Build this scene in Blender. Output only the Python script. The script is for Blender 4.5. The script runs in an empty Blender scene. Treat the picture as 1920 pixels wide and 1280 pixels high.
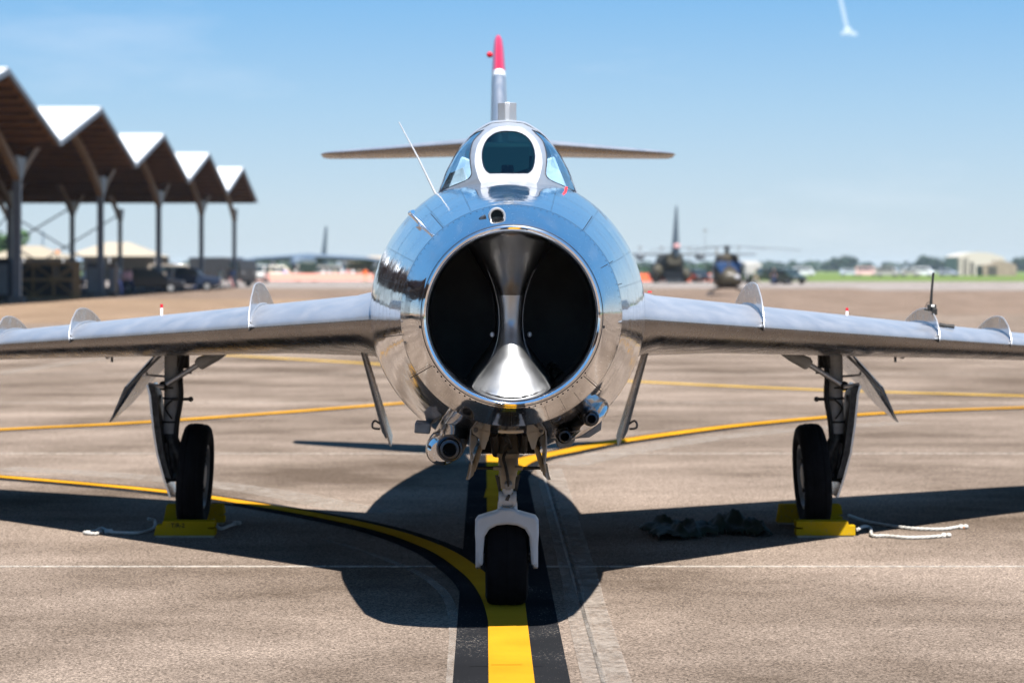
import bpy, bmesh, math, random
from mathutils import Vector, Matrix, noise
R = math.radians
rnd = random.Random(7)
scene = bpy.context.scene
COL = scene.collection

# ------------------------------------------------------------------ camera, world, sun, exposure
FPX, HZ, VX = 4533.0, 505.0, 909.0          # focal length, horizon and vanishing column of the aircraft's axis
CAM = Vector((-0.117, 0.0, 1.62))
cd = bpy.data.cameras.new("camera"); cam = bpy.data.objects.new("camera", cd); COL.objects.link(cam)
cam.location = CAM; cam.rotation_euler = (R(90), 0, 0)
cd.lens = 85; cd.sensor_width = 36; cd.shift_x = 51/1920; cd.shift_y = -135/1920
cd.clip_start = 0.1; cd.clip_end = 12000
cd.dof.use_dof = True; cd.dof.focus_distance = 10.75; cd.dof.aperture_fstop = 3.2; cd.dof.aperture_blades = 0
scene.camera = cam

SUN = Vector((0.135, -0.50, 1.0)).normalized()
sun_el = math.asin(SUN.z); sun_az = math.atan2(SUN.x, SUN.y)
ld = bpy.data.lights.new("sun", 'SUN'); ld.energy = 5.0; ld.angle = R(0.53); ld.color = (1.0, 0.955, 0.89)
sun = bpy.data.objects.new("sun", ld); COL.objects.link(sun)
sun.rotation_euler = (-SUN).to_track_quat('-Z', 'Y').to_euler(); sun.location = (0, 0, 30)

w = bpy.data.worlds.new("World"); scene.world = w; w.use_nodes = True
nt = w.node_tree; nt.nodes.clear()
def N(tree, typ, **kw):
    n = tree.nodes.new(typ)
    for k, v in kw.items():
        if k.startswith('i_'):
            key = k[2:]
            n.inputs[int(key) if key.isdigit() else key.replace('_', ' ')].default_value = v
        else: setattr(n, k, v)
    return n
sky = N(nt, 'ShaderNodeTexSky', sky_type='NISHITA', sun_disc=False, sun_elevation=sun_el, sun_rotation=sun_az,
        altitude=0.0, air_density=1.0, dust_density=0.35, ozone_density=1.6)
bg = N(nt, 'ShaderNodeBackground', i_Strength=0.050)
out = N(nt, 'ShaderNodeOutputWorld')
tc = N(nt, 'ShaderNodeTexCoord')
mp = N(nt, 'ShaderNodeMapping'); mp.inputs['Scale'].default_value = (1, 1, 4.5)
nz = N(nt, 'ShaderNodeTexNoise', i_Scale=5.5, i_Detail=7.0, i_Roughness=0.6)
rp = N(nt, 'ShaderNodeMapRange', i_1=0.56, i_2=0.78, i_3=0.0, i_4=0.16)
mx = N(nt, 'ShaderNodeMixRGB'); mx.inputs[2].default_value = (7.0, 7.0, 7.3, 1)
L = nt.links.new
L(tc.outputs['Generated'], mp.inputs[0]); L(mp.outputs[0], nz.inputs['Vector']); L(nz.outputs[0], rp.inputs[0])
gn = N(nt, 'ShaderNodeVectorMath', operation='SCALE'); gn.inputs['Scale'].default_value = 0.105
gm = N(nt, 'ShaderNodeGamma', i_Gamma=1.25); tn = N(nt, 'ShaderNodeMixRGB', blend_type='MULTIPLY'); tn.inputs[0].default_value = 1; tn.inputs[2].default_value = (0.84*10.5, 1.0*10.5, 1.26*10.5, 1)
hs = N(nt, 'ShaderNodeHueSaturation', i_Saturation=1.12)
L(sky.outputs[0], gn.inputs[0]); L(gn.outputs[0], gm.inputs[0]); L(gm.outputs[0], tn.inputs[1]); L(tn.outputs[0], hs.inputs['Color']); sx_ = N(nt, 'ShaderNodeSeparateXYZ'); cr = N(nt, 'ShaderNodeValToRGB')
K_ = 1/(2**1.75*0.05)
SK_ = .90
stops = [(0.0, (.66, .77, .875)), (.023, (.61, .745, .875)), (.067, (.43, .655, .88)), (.1115, (.25, .54, .88)), (.25, (.18, .51, .97)), (.6, (.13, .45, .96)), (1.0, (.11, .39, .88))]
el_ = cr.color_ramp.elements
while len(el_) < len(stops): el_.new(0.5)
for e_, (p_, c_) in zip(el_, stops): e_.position = p_; e_.color = (*(q_*SK_ for q_ in c_), 1)
mk = N(nt, 'ShaderNodeMixRGB', blend_type='MULTIPLY'); mk.inputs[0].default_value = 1; mk.inputs[2].default_value = (K_, K_, K_, 1)
mn = N(nt, 'ShaderNodeMixRGB'); mn.inputs[0].default_value = 0.12
L(tc.outputs['Generated'], sx_.inputs[0]); L(sx_.outputs['Z'], cr.inputs[0]); L(cr.outputs[0], mk.inputs[1]); L(mk.outputs[0], mn.inputs[1]); L(hs.outputs[0], mn.inputs[2])
L(mn.outputs[0], mx.inputs[1]); L(rp.outputs[0], mx.inputs[0]); L(mx.outputs[0], bg.inputs[0]); L(bg.outputs[0], out.inputs[0])

vs = scene.view_settings
vs.view_transform = 'Standard'; vs.look = 'None'; vs.gamma = 1; vs.exposure = 1.75; vs.use_curve_mapping = False
scene.cycles.use_denoising = True
scene.cycles.max_bounces = 10; scene.cycles.glossy_bounces = 5; scene.cycles.transparent_max_bounces = 16
scene.cycles.volume_bounces = 0; scene.cycles.sample_clamp_indirect = 8

# ------------------------------------------------------------------ picture <-> place
def P(px, py, D):
    return Vector(((px-VX)/FPX*D + CAM.x, D, CAM.z-(py-HZ)/FPX*D))
def G(px, py, z=0.0):
    D = FPX*(CAM.z-z)/(py-HZ); return Vector(((px-VX)/FPX*D + CAM.x, D, z))

# ------------------------------------------------------------------ materials
ALB = 0.76      # one exposure-matched scale for painted, stone and cloth colours
def mat(name, col, rough=0.5, metal=0.0, var=0.0, vscale=6.0, col2=None, bump=0.0, bscale=30.0, bdist=0.01,
        rvar=0.0, spec=0.5, coat=0.0, aniso=None, emit=None, alpha=1.0, trans=0.0, backf=None, stretch=(1, 1, 1), sheen=0):
    if metal < 0.5 and not emit:
        col = tuple(c*ALB for c in col); col2 = tuple(c*ALB for c in col2) if col2 else None; spec *= .35
    m = bpy.data.materials.new(name); m.use_nodes = True
    t = m.node_tree; b = t.nodes['Principled BSDF']; l = t.links.new
    b.inputs['Base Color'].default_value = (*col, 1); b.inputs['Roughness'].default_value = rough
    b.inputs['Metallic'].default_value = metal; b.inputs['Specular IOR Level'].default_value = spec
    b.inputs['Coat Weight'].default_value = coat; b.inputs['Alpha'].default_value = alpha
    b.inputs['Transmission Weight'].default_value = trans
    if emit: b.inputs['Emission Color'].default_value = (*emit[0], 1); b.inputs['Emission Strength'].default_value = emit[1]
    g = N(t, 'ShaderNodeNewGeometry'); mpn = N(t, 'ShaderNodeMapping'); mpn.inputs['Scale'].default_value = stretch
    l(g.outputs['Position'], mpn.inputs[0])
    if var > 0 or col2:
        n = N(t, 'ShaderNodeTexNoise', i_Scale=vscale, i_Detail=6.0, i_Roughness=0.62); l(mpn.outputs[0], n.inputs['Vector'])
        mr = N(t, 'ShaderNodeMapRange', i_1=0.35, i_2=0.65); l(n.outputs[0], mr.inputs[0])
        mxx = N(t, 'ShaderNodeMixRGB'); l(mr.outputs[0], mxx.inputs[0])
        c2 = col2 if col2 else tuple(min(1, c*(1+var)) for c in col)
        c1 = col if col2 else tuple(c*(1-var) for c in col)
        mxx.inputs[1].default_value = (*c1, 1); mxx.inputs[2].default_value = (*c2, 1); l(mxx.outputs[0], b.inputs['Base Color'])
    if rvar > 0:
        n = N(t, 'ShaderNodeTexNoise', i_Scale=vscale*2.3, i_Detail=7.0, i_Roughness=0.7); l(mpn.outputs[0], n.inputs['Vector'])
        mr = N(t, 'ShaderNodeMapRange', i_1=0.35, i_2=0.7, i_3=max(0.01, rough-rvar*0.4), i_4=rough+rvar); l(n.outputs[0], mr.inputs[0]); l(mr.outputs[0], b.inputs['Roughness'])
    if bump > 0:
        n = N(t, 'ShaderNodeTexNoise', i_Scale=bscale, i_Detail=4.0); l(mpn.outputs[0], n.inputs['Vector'])
        bp = N(t, 'ShaderNodeBump', i_Strength=bump, i_Distance=bdist); l(n.outputs[0], bp.inputs['Height']); l(bp.outputs[0], b.inputs['Normal'])
    return m

def polished_skin():
    m = bpy.data.materials.new("polished_aluminium"); m.use_nodes = True
    t = m.node_tree; b = t.nodes['Principled BSDF']; l = t.links.new
    g = N(t, 'ShaderNodeNewGeometry')
    b.inputs['Metallic'].default_value = 1.0
    n1 = N(t, 'ShaderNodeTexNoise', i_Scale=7.0, i_Detail=8.0, i_Roughness=0.68)
    n2 = N(t, 'ShaderNodeTexNoise', i_Scale=2.6, i_Detail=3.0)
    n3 = N(t, 'ShaderNodeTexNoise', i_Scale=190.0, i_Detail=2.0)
    vz = N(t, 'ShaderNodeTexVoronoi', i_Scale=60.0, feature='DISTANCE_TO_EDGE')
    mp3 = N(t, 'ShaderNodeMapping'); mp3.inputs['Scale'].default_value = (1, 0.35, 1)
    l(g.outputs['Position'], mp3.inputs[0])
    for n in (n1, n2): l(g.outputs['Position'], n.inputs['Vector'])
    l(mp3.outputs[0], n3.inputs['Vector'])
    r1 = N(t, 'ShaderNodeMapRange', i_1=0.42, i_2=0.72, i_3=0.045, i_4=0.16); l(n1.outputs[0], r1.inputs[0])
    r3 = N(t, 'ShaderNodeMapRange', i_1=0.66, i_2=0.76, i_3=0.0, i_4=0.3); l(n3.outputs[0], r3.inputs[0])
    ad = N(t, 'ShaderNodeMath', operation='ADD'); l(r1.outputs[0], ad.inputs[0]); l(r3.outputs[0], ad.inputs[1]); l(ad.outputs[0], b.inputs['Roughness'])
    mc = N(t, 'ShaderNodeMixRGB'); mc.inputs[1].default_value = (0.74, 0.725, 0.715, 1); mc.inputs[2].default_value = (0.55, 0.54, 0.54, 1)
    rc = N(t, 'ShaderNodeMapRange', i_1=0.45, i_2=0.75, i_3=0.0, i_4=0.8); l(n1.outputs[0], rc.inputs[0]); l(rc.outputs[0], mc.inputs[0]); l(mc.outputs[0], b.inputs['Base Color'])
    bp = N(t, 'ShaderNodeBump', i_Strength=0.40, i_Distance=0.012); l(n2.outputs[0], bp.inputs['Height'])
    bp2 = N(t, 'ShaderNodeBump', i_Strength=0.05, i_Distance=0.001); l(n1.outputs[0], bp2.inputs['Height']); l(bp.outputs[0], bp2.inputs['Normal'])
    l(bp2.outputs[0], b.inputs['Normal'])
    r2 = t.nodes.new('ShaderNodeBsdfAnisotropic'); r2.inputs['Roughness'].default_value = .30; r2.inputs['Color'].default_value = (.8, .8, .82, 1)
    ms = t.nodes.new('ShaderNodeMixShader'); wr = N(t, 'ShaderNodeMapRange', i_1=0.35, i_2=0.75, i_3=0.03, i_4=0.20); l(n1.outputs[0], wr.inputs[0]); l(wr.outputs[0], ms.inputs[0])
    l(b.outputs[0], ms.inputs[1]); l(r2.outputs[0], ms.inputs[2]); l(ms.outputs[0], t.nodes['Material Output'].inputs[0])
    return m

def concrete(name, c1, c2, tint=0.0):
    c1 = tuple(c*ALB*.71 for c in c1); c2 = tuple(c*ALB*1.12 for c in c2)
    m = bpy.data.materials.new(name); m.use_nodes = True
    t = m.node_tree; b = t.nodes['Principled BSDF']; l = t.links.new
    g = N(t, 'ShaderNodeNewGeometry')
    big = N(t, 'ShaderNodeTexNoise', i_Scale=0.42, i_Detail=7.0, i_Roughness=0.65)
    mps = N(t, 'ShaderNodeMapping'); mps.inputs['Scale'].default_value = (0.45, 0.9, 1); l(g.outputs['Position'], mps.inputs[0])
    st = N(t, 'ShaderNodeTexNoise', i_Scale=0.5, i_Detail=6.0, i_Roughness=0.6); l(mps.outputs[0], st.inputs['Vector'])
    fine = N(t, 'ShaderNodeTexNoise', i_Scale=75.0, i_Detail=3.0, i_Roughness=0.8)
    vor = N(t, 'ShaderNodeTexVoronoi', i_Scale=120.0)
    for n in (big, fine, vor): l(g.outputs['Position'], n.inputs['Vector'])
    av = N(t, 'ShaderNodeMath', operation='ADD'); l(big.outputs[0], av.inputs[0]); l(st.outputs[0], av.inputs[1])
    r = N(t, 'ShaderNodeMapRange', i_1=0.75, i_2=1.25); l(av.outputs[0], r.inputs[0])
    m1 = N(t, 'ShaderNodeMixRGB'); m1.inputs[1].default_value = (*c1, 1); m1.inputs[2].default_value = (*c2, 1); l(r.outputs[0], m1.inputs[0])
    # aggregate grains
    hs = N(t, 'ShaderNodeSeparateColor'); l(vor.outputs['Color'], hs.inputs[0])
    rr = N(t, 'ShaderNodeMapRange', i_1=0.0, i_2=1.0, i_3=0.45, i_4=1.55); l(hs.outputs[0], rr.inputs[0])
    m2 = N(t, 'ShaderNodeMixRGB', blend_type='MULTIPLY'); m2.inputs[0].default_value = 1
    l(m1.outputs[0], m2.inputs[1]); l(rr.outputs[0], m2.inputs[2])
    rf = N(t, 'ShaderNodeMapRange', i_1=0.3, i_2=0.7, i_3=0.5, i_4=1.5); l(fine.outputs[0], rf.inputs[0])
    m3 = N(t, 'ShaderNodeMixRGB', blend_type='MULTIPLY'); m3.inputs[0].default_value = 1
    l(m2.outputs[0], m3.inputs[1]); l(rf.outputs[0], m3.inputs[2])
    oi = N(t, 'ShaderNodeObjectInfo'); ro = N(t, 'ShaderNodeMapRange', i_3=0.96, i_4=1.04); l(oi.outputs['Random'], ro.inputs[0])
    m4 = N(t, 'ShaderNodeMixRGB', blend_type='MULTIPLY'); m4.inputs[0].default_value = 1
    l(m3.outputs[0], m4.inputs[1]); l(ro.outputs[0], m4.inputs[2]); l(m4.outputs[0], b.inputs['Base Color'])
    b.inputs['Roughness'].default_value = 0.95; b.inputs['Specular IOR Level'].default_value = 0.0
    bp = N(t, 'ShaderNodeBump', i_Strength=0.5, i_Distance=0.003); l(fine.outputs[0], bp.inputs['Height']); l(bp.outputs[0], b.inputs['Normal'])
    return m

def worn_paint(name, col, under, wear=0.5, rough=0.6):
    col = tuple(c*ALB for c in col); under = tuple(c*ALB for c in under)
    m = bpy.data.materials.new(name); m.use_nodes = True
    t = m.node_tree; b = t.nodes['Principled BSDF']; l = t.links.new
    g = N(t, 'ShaderNodeNewGeometry')
    a = N(t, 'ShaderNodeTexNoise', i_Scale=70.0, i_Detail=4.0, i_Roughness=0.8); c = N(t, 'ShaderNodeTexNoise', i_Scale=2.0, i_Detail=4.0)
    for n in (a, c): l(g.outputs['Position'], n.inputs['Vector'])
    s = N(t, 'ShaderNodeMath', operation='MULTIPLY_ADD', i_1=0.35); l(c.outputs[0], s.inputs[0]); l(a.outputs[0], s.inputs[2])
    r = N(t, 'ShaderNodeMapRange', i_1=0.93-0.15*wear, i_2=0.99-0.15*wear); l(s.outputs[0], r.inputs[0])
    mm = N(t, 'ShaderNodeMixRGB'); l(r.outputs[0], mm.inputs[0]); mm.inputs[1].default_value = (*col, 1); mm.inputs[2].default_value = (*under, 1)
    v = N(t, 'ShaderNodeMapRange', i_1=0.3, i_2=0.7, i_3=0.82, i_4=1.12); l(c.outputs[0], v.inputs[0])
    m2 = N(t, 'ShaderNodeMixRGB', blend_type='MULTIPLY'); m2.inputs[0].default_value = 1; l(mm.outputs[0], m2.inputs[1]); l(v.outputs[0], m2.inputs[2])
    l(m2.outputs[0], b.inputs['Base Color']); b.inputs['Roughness'].default_value = rough; b.inputs['Specular IOR Level'].default_value = 0.0
    bp = N(t, 'ShaderNodeBump', i_Strength=0.35, i_Distance=0.002); l(a.outputs[0], bp.inputs['Height']); l(bp.outputs[0], b.inputs['Normal'])
    return m

def scour(name, col, dens=0.5, floor_=0.0):
    m = mat(name, col, 0.95, var=0.25, vscale=25, spec=0.0); t = m.node_tree; b = t.nodes['Principled BSDF']; l = t.links.new
    g = N(t, 'ShaderNodeNewGeometry'); mpn = N(t, 'ShaderNodeMapping'); mpn.inputs['Scale'].default_value = (1, .6, 1); l(g.outputs['Position'], mpn.inputs[0])
    n = N(t, 'ShaderNodeTexNoise', i_Scale=9.0, i_Detail=9.0, i_Roughness=0.78); l(mpn.outputs[0], n.inputs['Vector'])
    r = N(t, 'ShaderNodeMapRange', i_1=0.40, i_2=0.62, i_3=floor_, i_4=dens); l(n.outputs[0], r.inputs[0]); l(r.outputs[0], b.inputs['Alpha']); return m
def glass(name, tint, refl=0.12, rough=0.0):
    m = bpy.data.materials.new(name); m.use_nodes = True
    t = m.node_tree; t.nodes.clear(); l = t.links.new
    o = N(t, 'ShaderNodeOutputMaterial'); tr = N(t, 'ShaderNodeBsdfTransparent'); tr.inputs[0].default_value = (*tint, 1)
    gl = N(t, 'ShaderNodeBsdfGlossy', i_Roughness=rough); gl.inputs[0].default_value = (1, 1, 1, 1)
    lw = N(t, 'ShaderNodeLayerWeight', i_Blend=0.5); pw = N(t, 'ShaderNodeMath', operation='POWER', i_1=4.5); l(lw.outputs['Facing'], pw.inputs[0]); ad = N(t, 'ShaderNodeMath', operation='ADD', i_1=refl+.04); ad.use_clamp = True
    l(pw.outputs[0], ad.inputs[0]); mxx = N(t, 'ShaderNodeMixShader'); l(ad.outputs[0], mxx.inputs[0]); l(tr.outputs[0], mxx.inputs[1]); l(gl.outputs[0], mxx.inputs[2]); l(mxx.outputs[0], o.inputs[0])
    return m

SKIN = polished_skin()
M = dict(
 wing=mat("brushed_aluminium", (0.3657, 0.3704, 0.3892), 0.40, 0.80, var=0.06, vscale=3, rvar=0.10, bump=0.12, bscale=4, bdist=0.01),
 wing_under=mat("shade_darkened_underside_aluminium", (0.2475, 0.2325, 0.225), 0.24, 1.0, var=0.08, vscale=3, rvar=0.12, bump=0.15, bscale=4, bdist=0.01),  # darker copy of the wing metal; underside shade put into the colour
 chrome=mat("polished_lip", (0.93, 0.93, 0.94), 0.05, 1.0, bump=0.05, bscale=8, bdist=0.01),
 satin=mat("satin_alloy", (0.4105, 0.4158, 0.4316), 0.42, 0.75, var=0.06, vscale=5, rvar=0.1, bump=0.08, bscale=8, bdist=0.01),
 splitter=mat("shade_toned_intake_alloy", (0.105, 0.098, 0.092), 0.30, 1.0, var=0.06, vscale=4, rvar=0.03, bump=.03, bscale=6), cone=mat("sun_toned_cone_alloy", (0.36, 0.37, 0.385), 0.37, 1.0, var=0.08, vscale=7, rvar=0.08),  # splitter alloy darkened above, paled below; shade and sun set in the colour
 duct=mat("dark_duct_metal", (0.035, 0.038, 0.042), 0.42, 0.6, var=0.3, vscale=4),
 fence=mat("stained_wing_fence", (0.40, 0.45, 0.52), 0.20, 1.0, vscale=5, col2=(0.55, 0.60, 0.66), rvar=0.12, bump=0.04, bscale=5),
 steel=mat("dark_gun_steel", (0.05, 0.0575, 0.07), 0.32, 0.95, var=0.3, vscale=20, rvar=0.1),
 fairing=mat("bluish_blast_steel", (0.30, 0.34, 0.40), 0.22, 1.0, var=0.35, vscale=10, rvar=0.15),
 black=mat("bore_black", (0.006, 0.006, 0.007), 0.6),
 seam=mat("panel_gap", (0.03, 0.03, 0.035), 0.5, 0.4),
 rubber=mat("tyre_rubber", (0.007, 0.007, 0.008), 0.85, var=0.25, vscale=20, bump=0.25, bscale=90, bdist=0.002, spec=0.15),
 white=mat("gear_white_enamel", (0.528, 0.528, 0.528), 0.34, var=0.06, vscale=14, rvar=0.1, bump=0.08, bscale=60, bdist=0.002),
 cream=mat("aged_gear_enamel", (0.2812, 0.2419, 0.1856), 0.42, col2=(0.34, 0.29, 0.22), vscale=16, rvar=0.1),
 greymetal=mat("grey_gear_paint", (0.231, 0.238, 0.245), 0.45, 0.2, var=0.25, vscale=14),
 dirty=mat("oily_gear_metal", (0.054, 0.051, 0.048), 0.45, 0.4, var=0.5, vscale=25),
 doorwhite=mat("white_door_inner", (0.36, 0.36, 0.354), 0.5, var=0.12, vscale=16),
 hose=mat("black_hose", (0.02, 0.02, 0.02), 0.5),
 red=mat("red_gloss_paint", (0.496, 0.0064, 0.024), 0.3, coat=0.3), redcloth=mat("red_ribbon", (0.55, 0.02, 0.03), 0.7),
 whitepaint=mat("white_paint", (0.78, 0.78, 0.78), 0.4),
 glassc=glass("tinted_armoured_glass", (0.045, 0.17, 0.19), -0.02), glasss=glass("side_quarter_glass", (0.70, 0.86, 0.98), 0.12), bubble=glass("clear_canopy_glass", (0.88, 0.94, 0.97), 0.06),
 lens=mat("dark_lens", (0.006, 0.01, 0.012), 0.25, spec=0.3),
 seal=mat("black_window_seal", (0.02, 0.022, 0.03), 0.5),
 cockpit=mat("teal_cockpit_paint", (0.006, 0.035, 0.045), 0.7, var=0.2), cockpit_light=mat("pale_cockpit_trim", (0.80, 0.79, 0.77), 0.5, var=0.25, vscale=12),
 cushion=mat("dark_seat_leather", (0.025, 0.05, 0.065), 0.6),
 lamp=mat("landing_light", (0.35, 0.35, 0.36), 0.2, 0.5),
 yellowchock=worn_paint("yellow_painted_wood", (0.40, 0.25, 0.008), (0.20, 0.16, 0.10), 1.0, 0.6), barewood=mat("bare_chock_wood", (0.30, 0.26, 0.20), 0.8, var=0.2), ink=mat("stencil_black", (0.015, 0.015, 0.012), 0.7),
 rope=mat("white_rope", (0.4216, 0.408, 0.3808), 0.85, var=0.15, vscale=60), ropeblue=mat("rope_end_orange", (0.65, 0.25, 0.10), 0.8),
 tarp=mat("dark_green_tarpaulin", (0.011, 0.018, 0.010), 0.75, var=0.3, vscale=8),
 slab=concrete("apron_concrete", (0.1062, 0.0804, 0.062), (0.1865, 0.148, 0.1214)), farconc=concrete("far_apron_concrete", (0.1184, 0.0858, 0.0639), (0.1776, 0.1332, 0.1066)),
 taxi=concrete("pale_taxiway", (0.1776, 0.1539, 0.1391), (0.225, 0.2013, 0.1894)),
 shoulder=concrete("tan_service_lane", (0.1717, 0.1184, 0.0799), (0.2072, 0.148, 0.1036)),
 sealant=mat("joint_sealant", (0.50, 0.46, 0.40), 0.7, var=0.2, vscale=30),
 yel=worn_paint("yellow_line_paint", (0.40, 0.195, 0.012), (0.22, 0.18, 0.13), 0.35, 0.5), blk=worn_paint("black_border_paint", (0.0146, 0.0151, 0.0168), (0.24, 0.21, 0.18), 0.8, 0.6),
 yelfade=worn_paint("faded_yellow_paint", (0.4216, 0.2584, 0.0408), (0.42, 0.36, 0.3), 1.0, 0.6),
 scour=scour("ground_off_concrete", (0.29, 0.252, 0.218), 0.62, 0.10), jointedge=scour("spalled_joint_edge", (0.36, 0.32, 0.28), 0.85, 0.45), scour2s=mat("dull_sealant", (0.30, 0.27, 0.24), 0.8), scour2=scour("dark_scour_marks", (0.06, 0.055, 0.05), 0.7),
 grass=mat("dry_grass", (0.0896, 0.128, 0.0224), 0.9, var=0.25, vscale=0.3), field=mat("far_field", (0.10, 0.13, 0.04), 0.95, var=0.3, vscale=0.02),
 leaf=mat("tree_leaves", (0.0224, 0.048, 0.0192), 0.8, var=0.4, vscale=0.5), leaf2=mat("tree_leaves_bright", (0.07, 0.14, 0.05), 0.8, var=0.4, vscale=0.5), bark=mat("bark", (0.08, 0.06, 0.045), 0.9),
 roofw=mat("white_roof_metal", (0.656, 0.664, 0.68), 0.45, var=0.04, vscale=0.5), deck=mat("brown_roof_deck", (0.17, 0.075, 0.022), 0.75, var=0.25, vscale=1.5),
 purlin=mat("timber_purlin", (0.10, 0.042, 0.012), 0.75, var=0.25, vscale=1.5), glulam=mat("glulam_timber", (0.2083, 0.1339, 0.0744), 0.6, var=0.15, vscale=1.0), edge=mat("roof_edge_flashing", (0.16, 0.18, 0.21), 0.5),
 galv=mat("galvanised_column", (0.1913, 0.1969, 0.2137), 0.45, 0.3, var=0.1), brace=mat("dark_brace_steel", (0.16, 0.19, 0.21), 0.5),
)
def simple(name, col, rough=0.6, metal=0.0, **k):
    if name not in M: M[name] = mat(name, col, rough, metal, **k)
    return M[name]

# ------------------------------------------------------------------ mesh building
def root_loc(o):
    while o is not None and o.parent is not None: o = o.parent
    return Vector(o.location) if o is not None else Vector((0, 0, 0))
class MB:
    def __init__(s): s.v = []; s.f = []; s.mi = []; s.m = 0
    def add(s, verts, faces):
        b = len(s.v); s.v += [Vector(v) for v in verts]; s.f += [tuple(b+i for i in f) for f in faces]; s.mi += [s.m]*len(faces); return s
    def box(s, c, d, rot=None, bev=0.0):
        x, y, z = d[0]/2, d[1]/2, d[2]/2
        vs_ = [Vector(p) for p in ((-x,-y,-z),(x,-y,-z),(x,y,-z),(-x,y,-z),(-x,-y,z),(x,-y,z),(x,y,z),(-x,y,z))]
        if rot is not None: vs_ = [rot @ v for v in vs_]
        return s.add([v+Vector(c) for v in vs_], [(0,3,2,1),(4,5,6,7),(0,1,5,4),(1,2,6,5),(2,3,7,6),(3,0,4,7)])
    def hexa(s, p8): return s.add(p8, [(0,3,2,1),(4,5,6,7),(0,1,5,4),(1,2,6,5),(2,3,7,6),(3,0,4,7)])
    def loft(s, rings, closed=True, cap0=False, cap1=False, skip=None):
        n = len(rings[0]); vv = [p for r in rings for p in r]; ff = []
        for i in range(len(rings)-1):
            for j in range(n if closed else n-1):
                q = (i*n+j, i*n+(j+1) % n, (i+1)*n+(j+1) % n, (i+1)*n+j)
                if skip and skip(sum((Vector(vv[k]) for k in q), Vector())/4): continue
                ff.append(q)
        if cap0: ff.append(tuple(range(n))[::-1])
        if cap1: ff.append(tuple((len(rings)-1)*n+k for k in range(n)))
        return s.add(vv, ff)
    def frame(s, d):
        d = Vector(d).normalized(); up = Vector((0, 0, 1)) if abs(d.z) < 0.95 else Vector((0, 1, 0))
        a = d.cross(up).normalized(); return a, a.cross(d).normalized()
    def tube(s, pts, r, seg=12, caps=True, ry=1.0):
        pts = [Vector(p) for p in pts]; rs = r if isinstance(r, (list, tuple)) else [r]*len(pts); rings = []
        a0 = None
        for i, p in enumerate(pts):
            d = (pts[min(i+1, len(pts)-1)]-pts[max(i-1, 0)])
            if a0 is None: a, b = s.frame(d)
            else:
                dn = d.normalized(); a = (a0-dn*a0.dot(dn)).normalized(); b = a.cross(dn).normalized()
            a0 = a
            rings.append([p+a*math.cos(t)*rs[i]+b*math.sin(t)*rs[i]*ry for t in [2*math.pi*k/seg for k in range(seg)]])
        return s.loft(rings, True, caps, caps)
    def cyl(s, p0, p1, r, seg=16, r2=None): return s.tube([p0, p1], [r, r if r2 is None else r2], seg)
    def lathe(s, prof, c, axis, seg=32, close=False):
        axis = Vector(axis).normalized(); a, b = s.frame(axis); c = Vector(c)
        rings = [[c+axis*h+(a*math.cos(t)+b*math.sin(t))*r for t in [2*math.pi*k/seg for k in range(seg)]] for h, r in prof]
        return s.loft(rings, True, prof[0][1] > 1e-4 and not close, prof[-1][1] > 1e-4 and not close)
    def sphere(s, c, r, seg=12, sc=(1, 1, 1)):
        c = Vector(c); rings = []
        for i in range(seg//2+1):
            p = math.pi*i/(seg//2); rr = max(1e-4, math.sin(p)*r)
            rings.append([c+Vector((rr*math.cos(t)*sc[0], rr*math.sin(t)*sc[1], -math.cos(p)*r*sc[2])) for t in [2*math.pi*k/seg for k in range(seg)]])
        return s.loft(rings)
    def prism(s, poly, ext):
        n = len(poly); ext = Vector(ext); vv = [Vector(p) for p in poly]+[Vector(p)+ext for p in poly]
        return s.add(vv, [tuple(range(n))[::-1], tuple(range(n, 2*n))]+[(i, (i+1) % n, n+(i+1) % n, n+i) for i in range(n)])
    def mesh(s, name, mats, smooth=True, off=Vector((0, 0, 0)), angle=40, fixn=True):
        me = bpy.data.meshes.new(name); me.from_pydata([tuple(v-off) for v in s.v], [], s.f)
        for m in (mats if isinstance(mats, (list, tuple)) else [mats]): me.materials.append(m)
        me.polygons.foreach_set('material_index', s.mi)
        if fixn:
            bm = bmesh.new(); bm.from_mesh(me); bmesh.ops.recalc_face_normals(bm, faces=bm.faces); bm.to_mesh(me); bm.free()
        if smooth:
            me.polygons.foreach_set('use_smooth', [True]*len(me.polygons)); me.set_sharp_from_angle(angle=R(angle))
        me.update(); return me
    def build(s, name, mats, parent=None, smooth=True, angle=40, bevel=0.0, fixn=True, loc=None):
        off = root_loc(parent) if parent is not None else (Vector(loc) if loc is not None else Vector((0, 0, 0)))
        o = bpy.data.objects.new(name, s.mesh(name, mats, smooth, off, angle, fixn)); COL.objects.link(o)
        if parent is not None: o.parent = parent
        else: o.location = off
        if bevel > 0:
            b = o.modifiers.new("bevel", 'BEVEL'); b.width = bevel; b.segments = 2; b.limit_method = 'ANGLE'; b.angle_limit = R(40)
        return o
def thing(name, label, cat, loc=(0, 0, 0), group=None):
    o = bpy.data.objects.new(name, None); o.empty_display_size = 0.2; COL.objects.link(o); o.location = loc
    return tag(o, label, cat, group)
def tag(o, label=None, cat=None, group=None, kind=None):
    if label: o['label'] = label
    if cat: o['category'] = cat
    if group: o['group'] = group
    if kind: o['kind'] = kind
    return o
def copy_tree(o, parent=None, keep=('label', 'category', 'group')):
    c = o.copy(); COL.objects.link(c)
    if parent is not None: c.parent = parent
    for ch in list(o.children): copy_tree(ch, c)
    return c
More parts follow.
